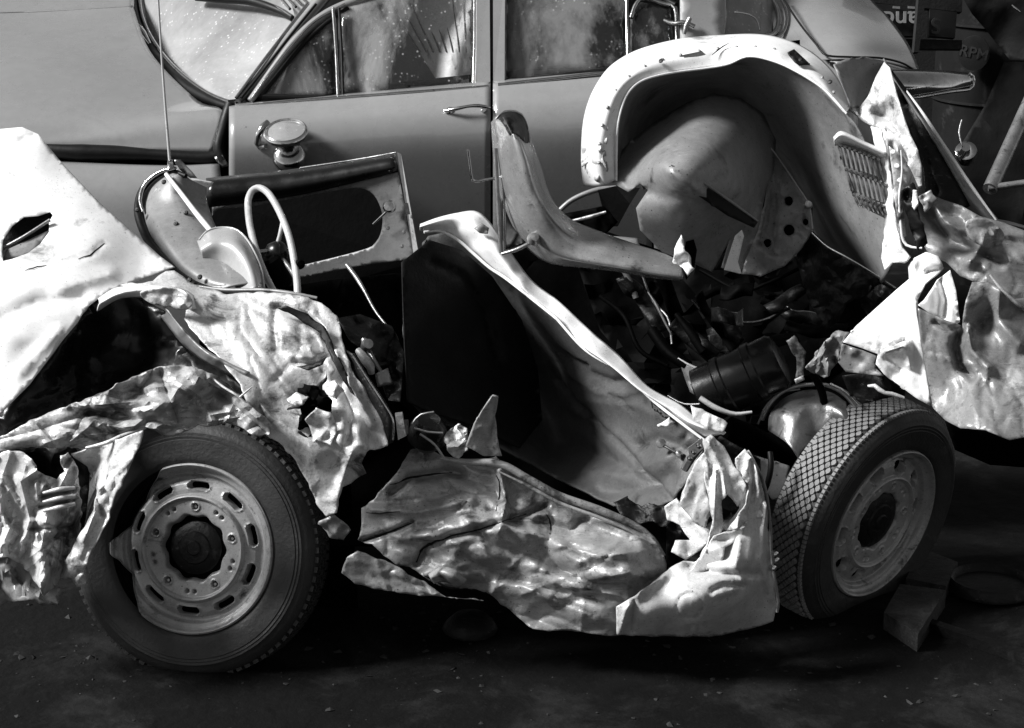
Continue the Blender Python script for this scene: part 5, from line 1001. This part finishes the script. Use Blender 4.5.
tube('post_bead', [(901, 150, .24), (902, 172, .235), (899, 200, .23), (901, 226, .22), (904, 242, .22), (911, 247, .21), (922, 248, .2)], [.7, 1, 1.2, 1.4, 1.6, 1.6, 1], PAINT, wr)
sheet('dark_shut_face', [(884, 62, .66), (892, 70, .62), (906, 88, .58), (918, 110, .54), (930, 134, .5), (946, 160, .46), (960, 186, .42), (970, 206, .40), (950, 216, .38), (932, 208, .38), (926, 190, .38), (924, 168, .40), (912, 136, .46), (900, 104, .54)], DARKM, wr, step=4, crumple=(.010, 40, 8), creases=[([(905, 100), (920, 140), (934, 190)], .03, 9)])
loft('long_edge_rail', [
    [(884, 58, .66), (898, 78, .62), (920, 110, .56), (945, 146, .50), (970, 184, .44), (1002, 224, .38)],
    [(886, 66, .60), (900, 88, .57), (920, 118, .52), (943, 154, .46), (966, 192, .40), (992, 222, .36)],
    [(889, 70, .63), (902, 94, .60), (920, 126, .55), (940, 162, .49), (960, 200, .43), (980, 224, .39)]], GREYM, wr, nu=50, nv=10, thick=.004, crumple=(.005, 40, 9))
tube('rail_edge', [(903, 86, .585), (922, 112, .53), (945, 147, .47), (970, 184, .41), (996, 220, .36)], [.8, 1.6, 1.8, 1.8, 1.0], PAINT, wr)
lat('lamp', [(0, .03), (.012, .03), (.018, .02), (.03, .014), (.032, 0), (.026, -.03)], at(966, 153, .60), scr_dir(-.2, .4, .85), CHROME, wr, seg=24)
tube('lamp_wire', [(962, 120, .62), (959, 132, .6), (962, 145, .58)], 1, STEEL, wr)
tube('hose', [(972, 196, .5), (978, 210, .48), (990, 220, .46), (1010, 224, .45), (1040, 232, .45)], [2, 3, 3, 2.5, 2], STEEL, wr)
cr_ = dict(step=3, thick=.003)
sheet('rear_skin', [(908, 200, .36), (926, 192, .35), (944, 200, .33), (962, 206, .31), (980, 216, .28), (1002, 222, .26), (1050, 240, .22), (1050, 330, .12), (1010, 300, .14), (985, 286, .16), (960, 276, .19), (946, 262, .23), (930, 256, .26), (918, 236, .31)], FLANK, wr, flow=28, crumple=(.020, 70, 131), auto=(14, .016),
      creases=[([(920, 200), (950, 240), (1000, 262)], .05, 9), ([(972, 215), (985, 240), (970, 262)], -.04, 10), ([(935, 205), (944, 222), (960, 230)], -.03, 9)], dents=[(985, 236, 16, 14, -.05), (930, 190, 10, 8, .03)], **cr_)
sheet('rear_patch', [(966, 222, .14), (982, 218, .14), (1000, 228, .16), (1004, 240, .17), (990, 248, .15), (972, 240, .13)], SILL, wr, curve=True, crumple=(.016, 22, 5), **cr_)
sheet('white_gusset', [(843, 342, .20), (856, 326, .22), (876, 308, .24), (896, 290, .25), (909, 279, .27), (908, 266, .28), (914, 258, .27), (926, 252, .26), (938, 256, .24), (944, 268, .22), (934, 276, .22), (925, 284, .22), (918, 300, .21), (918, 316, .20), (922, 336, .18), (926, 362, .16), (930, 390, .14), (932, 407, .13), (916, 398, .13), (900, 386, .14), (884, 374, .15), (876, 364, .16), (878, 354, .17), (862, 348, .19)],
      PAINT, wr, step=3, flow=66, crumple=(.014, 46, 141), auto=(7, .008), creases=[([(914, 262), (914, 300), (920, 340), (930, 400)], -.016, 7), ([(928, 272), (944, 268)], .03, 5), ([(885, 352), (906, 345), (910, 366)], -.02, 5), ([(893, 345), (905, 340)], .02, 4), ([(886, 358), (900, 368)], .018, 5)], dents=[(904, 344, 12, 10, -.03), (900, 372, 8, 6, .02)], thick=.004)
sheet('folded_flap', [(918, 305, .17), (924, 300, .17), (938, 280, .20), (950, 270, .20), (956, 290, .18), (960, 322, .15), (954, 326, .14), (940, 318, .15), (928, 312, .16)], PAINT, wr, step=3, flow=80, crumple=(.011, 26, 151), creases=[([(940, 278), (946, 300), (944, 316)], .03, 6)], thick=.003)
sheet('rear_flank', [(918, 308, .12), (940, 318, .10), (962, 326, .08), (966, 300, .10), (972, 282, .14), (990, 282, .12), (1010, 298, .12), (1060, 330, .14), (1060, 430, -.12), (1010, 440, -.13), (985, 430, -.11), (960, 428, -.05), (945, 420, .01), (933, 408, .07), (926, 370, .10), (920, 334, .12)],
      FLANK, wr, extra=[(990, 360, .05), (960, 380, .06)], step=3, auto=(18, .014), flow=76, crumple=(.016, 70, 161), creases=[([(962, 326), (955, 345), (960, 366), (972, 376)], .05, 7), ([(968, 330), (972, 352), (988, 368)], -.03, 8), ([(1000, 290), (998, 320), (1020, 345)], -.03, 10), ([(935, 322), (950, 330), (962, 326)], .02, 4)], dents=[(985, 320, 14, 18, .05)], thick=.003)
tube('torn_edge', [(990, 275, .12), (1004, 292, .11), (1020, 306, .11), (1040, 320, .12)], [1, 2, 2, 1], TORN, wr)
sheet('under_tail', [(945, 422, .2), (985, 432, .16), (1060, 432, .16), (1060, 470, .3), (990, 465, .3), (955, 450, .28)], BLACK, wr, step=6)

# ---- engine bay bits with shade put into the dark colours
fn = at(742, 378, .60)
eng = lat('blower_housing', [(0, .13), (.05, .13), (.075, .125), (.085, .11), (.085, .06), (.09, .055), (.09, .035), (.085, .03), (.085, -.04), (.09, -.045), (.09, -.065), (.085, -.07), (.085, -.13), (.05, -.14), (0, -.14)], fn, scr_dir(.88, .42, .25), INNER, wr, seg=40)
sheet('housing_strap', [(786, 340, .46), (794, 335, .46), (805, 352, .45), (803, 376, .45), (796, 378, .46), (797, 356, .46)], SILL, eng, step=2.5, rag=1, crumple=(.012, 12, 303))
sheet('housing_clip', [(794, 379, .44), (803, 375, .44), (804, 380, .44), (796, 384, .44)], TORN, eng, step=2.5, rag=.6)
sheet('tin_plate', [(678, 358, .70), (690, 364, .66), (731, 380, .58), (728, 392, .58), (722, 402, .58), (700, 398, .60), (690, 392, .62), (684, 376, .66)], GREYM, wr, step=3.5, crumple=(.015, 24, 5), thick=.004)
tube('tin_edge', [(678, 358, .69), (694, 367, .65), (731, 381, .57)], [.6, 1.8, 1.2], PAINT, wr)
tube('cable', [(700, 398, .52), (716, 408, .50), (734, 414, .50), (752, 412, .50)], [3, 3, 2.4, 1.4], PLASTIC, wr)
sheet('bent_tin', [(706, 330, .95), (722, 322, .92), (736, 314, .92), (744, 340, .90), (730, 356, .9), (712, 350, .92)], DARKM, wr, step=4, crumple=(.02, 24, 6))
loft('drum_shell', [[(768, 430, .52), (770, 414, .55), (784, 398, .58), (806, 390, .58), (830, 392, .56), (846, 402, .54)], [(790, 446, .40), (794, 428, .44), (806, 412, .48), (822, 406, .48), (838, 410, .46), (848, 420, .44)], [(806, 470, .40), (812, 452, .42), (822, 440, .46), (834, 436, .46), (846, 436, .44), (852, 440, .44)]], STEEL, wr, nu=30, nv=14, crumple=(.016, 26, 7))
tube('clamp_ring', [(762, 420, .56), (770, 404, .56), (784, 391, .56), (804, 385, .55), (826, 385, .53), (844, 394, .51), (856, 408, .49)], 2.2, STEEL, wr, seg=10)
tube('clamp_ring', [(830, 384, .50), (846, 392, .48), (859, 405, .46)], 1.6, CHROME, wr)
tube('clamp_ring', [(758, 424, .56), (766, 406, .56), (780, 393, .56), (800, 389, .56)], 1.2, STEEL, wr)
tube('drive_shaft', [(728, 428, .62), (756, 440, .64), (792, 462, .70), (815, 480, .76)], [12, 12, 12, 12], BLACK, wr, seg=16)
tube('brake_hose', [(770, 452, .34), (771, 466, .32), (768, 482, .32), (764, 492, .33)], 3.0, RUBBLK, wr)
sheet('gearbox_plate', [(752, 455, .5), (790, 466, .5), (786, 500, .48), (772, 500, .48), (760, 480, .5)], GREYM, wr, step=4)
sheet('torn_tin', [(804, 366, .34), (812, 358, .33), (822, 344, .32), (836, 330, .32), (850, 332, .32), (844, 342, .31), (838, 360, .31), (826, 378, .32), (814, 372, .33)], GREYM, wr, step=2.4, rag=1.8, crumple=(.03, 12, 9), thick=.003)
sheet('torn_tin', [(842, 344, .27), (862, 350, .26), (877, 356, .25), (876, 368, .24), (884, 376, .23), (866, 374, .25), (846, 372, .28), (838, 362, .29)], GREYM, wr, step=3, crumple=(.014, 22, 10), thick=.003)
sheet('dust_shield', [(842, 376, .40), (880, 372, .38), (884, 384, .36), (896, 396, .36), (862, 404, .4), (850, 396, .42)], DARKM, wr, step=4, crumple=(.02, 20, 12))
tube('chain', [(868, 386, .24), (876, 386, .23), (882, 392, .22), (892, 394, .22), (904, 398, .22)], [1.4, 2.6, 2, 2.4, 1.6], TORN, wr)
tube('bulkhead_edge', [(648, 292, .9), (656, 304, .88), (664, 320, .86), (672, 336, .84)], [.8, 1.8, 1.4, .8], STEEL, wr)
tube('strut', [(676, 314, .9), (690, 332, .86), (704, 352, .82)], [3, 5, 5], BLACK, wr)
tube('upright', [(624, 270, .95), (630, 282, .94), (636, 298, .93)], [3, 3, 3], STEEL, wr, flat=.5)
for pts, r0, mt in (([(640, 268, 1.0), (652, 300, .95), (668, 318, .9), (672, 344, .86)], 1.2, STEEL), ([(600, 296, .9), (624, 316, .85), (640, 350, .75), (668, 366, .7)], 2.4, BLACK), ([(692, 300, 1.0), (712, 318, .95), (756, 322, .9), (790, 308, .88)], 1.6, DARKM),
                    ([(652, 330, .8), (668, 352, .74), (688, 366, .68)], 6, BLACK), ([(700, 270, 1.1), (740, 290, 1.0), (770, 282, .95), (800, 268, .9)], 2, BLACK), ([(812, 372, .5), (822, 392, .5), (826, 420, .5)], 4, BLACK), ([(668, 396, .62), (684, 404, .58), (704, 404, .55)], 1.3, STEEL)):
    tube('pipe', pts, r0, mt, wr, seg=8)

r5 = random.Random(78)
for k in range(13):                                     # ripped sheets of tin hanging in the hollow, each bent its own way
    x = r5.uniform(585, 800); y = 262 + (x - 585) * .26 + r5.uniform(-10, 55); Yd = .98 - (y - 280) / 260 * .45 + r5.uniform(-.08, .08)
    a = r5.gauss(.6, .5); L = r5.uniform(40, 85); w0 = r5.uniform(7, 17); pts = []; n = 5
    for j in range(n):
        pts.append((x, y, Yd)); a += r5.gauss(0, .25); x += L / n * math.cos(a); y += L / n * math.sin(a); Yd += r5.gauss(0, .02)
    up_ = [(p[0] + w0 * math.sin(a), p[1] - w0 * math.cos(a) * r5.uniform(.7, 1.1), p[2] + r5.uniform(.0, .06)) for p in pts]
    loft('torn_ribbon', [pts, [((p[0] + q[0]) / 2, (p[1] + q[1]) / 2, (p[2] + q[2]) / 2 - .012) for p, q in zip(pts, up_)], up_], (BLACK, DARKM, BLACK, DARKM)[k % 4], wr, nu=24, nv=8, crumple=(.006, 30, 400 + k), thick=.002)
    if k % 4 == 1: tube('ribbon_edge', up_, [.3, .9, .9, .3], STEEL, wr)
# spot welds and the turned lip of the arch
for k in range(18):
    p = cr(arch_m, 60)[4 + 3 * k]
    lat('spot_weld', [(0, .0025), (.004, .002), (.006, -.001)], at(p[0] + 1.5, p[1] + 1.5, p[2] - .008), scr_dir(-.4, .4, .8), GREYM, wr, seg=8)
tube('lip_bead', [(x + .5, y + .5, Y - .004) for x, y, Y in arch_i], 1.1, PAINT, wr, n=80)
tube('crack', [(712, 55, .585), (718, 50, .60), (722, 47, .61), (729, 43, .62)], [.3, .7, .6, .2], RUBBLK, wr)
# ================================================================== things lying on the ground
pl = thing('plank', at(915, 610, .75), 'dirty plank lying on the ground under the tilted wheel', 'plank')
def on_ground(px, py, z=0.0):
    d = fw + rt * ((px - 512) / F) + up * ((364 - py) / F); t = (z - CAM.z) / d.z; return CAM + d * t
def slab(name, corners, h, mat, parent):
    A = [on_ground(x, y, h) for x, y in corners]; n = len(A)
    B = [Vector((p.x, p.y, -.01)) for p in A]
    V = [tuple(p) for p in A + B]
    return obj(name, V, [tuple(range(n))[::-1] if False else tuple(range(n)), tuple(range(n, 2 * n))[::-1]] + [(i, n + i, n + (i + 1) % n, (i + 1) % n) for i in range(n)], mat, parent, smooth=False)
slab('board', [(884, 612), (900, 584), (946, 590), (918, 634)], .045, WOOD, pl)
slab('board', [(906, 578), (922, 548), (958, 562), (946, 586)], .035, WOOD, pl)
lid = thing('pan', on_ground(985, 588), 'round blackened metal pan on the ground right of the wheel', 'pan')
pc = on_ground(990, 588)
lat('rim', [(.0, .012), (.105, .012), (.112, .03), (.118, .034), (.124, .028), (.13, .004), (.13, 0)], pc, (0, 0, 1), DARKM, lid, seg=48, ref=Vector((0, 1, 0)))
sheet('scorched_rag', [(990, 598, .62), (1004, 592, .64), (1012, 598, .63), (1008, 606, .61), (996, 606, .61)], DARKM, lid, step=2.5, rag=2, crumple=(.02, 8, 4))
def grit():
    r = random.Random(3); V = []; Fs = []
    for k in range(420):
        px, py = r.uniform(-40, 1064), 600 + 140 * r.random()
        if r.random() < .45: px, py = r.gauss(r.choice((60, 420, 740)), 60), r.gauss(655, 22)
        if py < 596: continue
        p = on_ground(px, py); s = r.choice((.003, .004, .005, .012)) * r.uniform(.6, 1.4); a = r.uniform(0, 6.28); b = len(V); el = r.uniform(.3, 1.0)
        p.z = float(vnoise([p.x * 1.3], [p.y * 1.3], 3)[0]) * .012 + float(vnoise([p.x * 4], [p.y * 4], 5)[0]) * .006
        for t in range(5):
            q = r.uniform(.5, 1.3); u, v = s * q * math.cos(1.257 * t), s * q * el * math.sin(1.257 * t)
            V.append((p.x + u * math.cos(a) - v * math.sin(a), p.y + u * math.sin(a) + v * math.cos(a), p.z + r.uniform(0, .25) * s))
        V.append((p.x + r.uniform(-.4, .4) * s, p.y + r.uniform(-.4, .4) * s, p.z + s * r.uniform(.2, .7)))
        Fs += [(b + t, b + (t + 1) % 5, b + 5) for t in range(5)]
    obj('grit', V, Fs, GRIT, None, smooth=False, kind='stuff')
grit()
kb = slab('kerb_edge', [(930, 618), (1060, 660), (1060, 668), (928, 622)], .02, GROUND, None); kb['kind'] = 'structure'
st = obj('stone', *(lambda V, Fs: (V, Fs))(*[x for x in lathe([(0, .05), (.04, .045), (.07, .02), (.08, 0), (.07, -.03)], on_ground(470, 628), (0, .1, 1), 14)[:2]]), DARKM); st['label'] = 'small dark stone on the ground below the crushed sill'; st['category'] = 'stone'
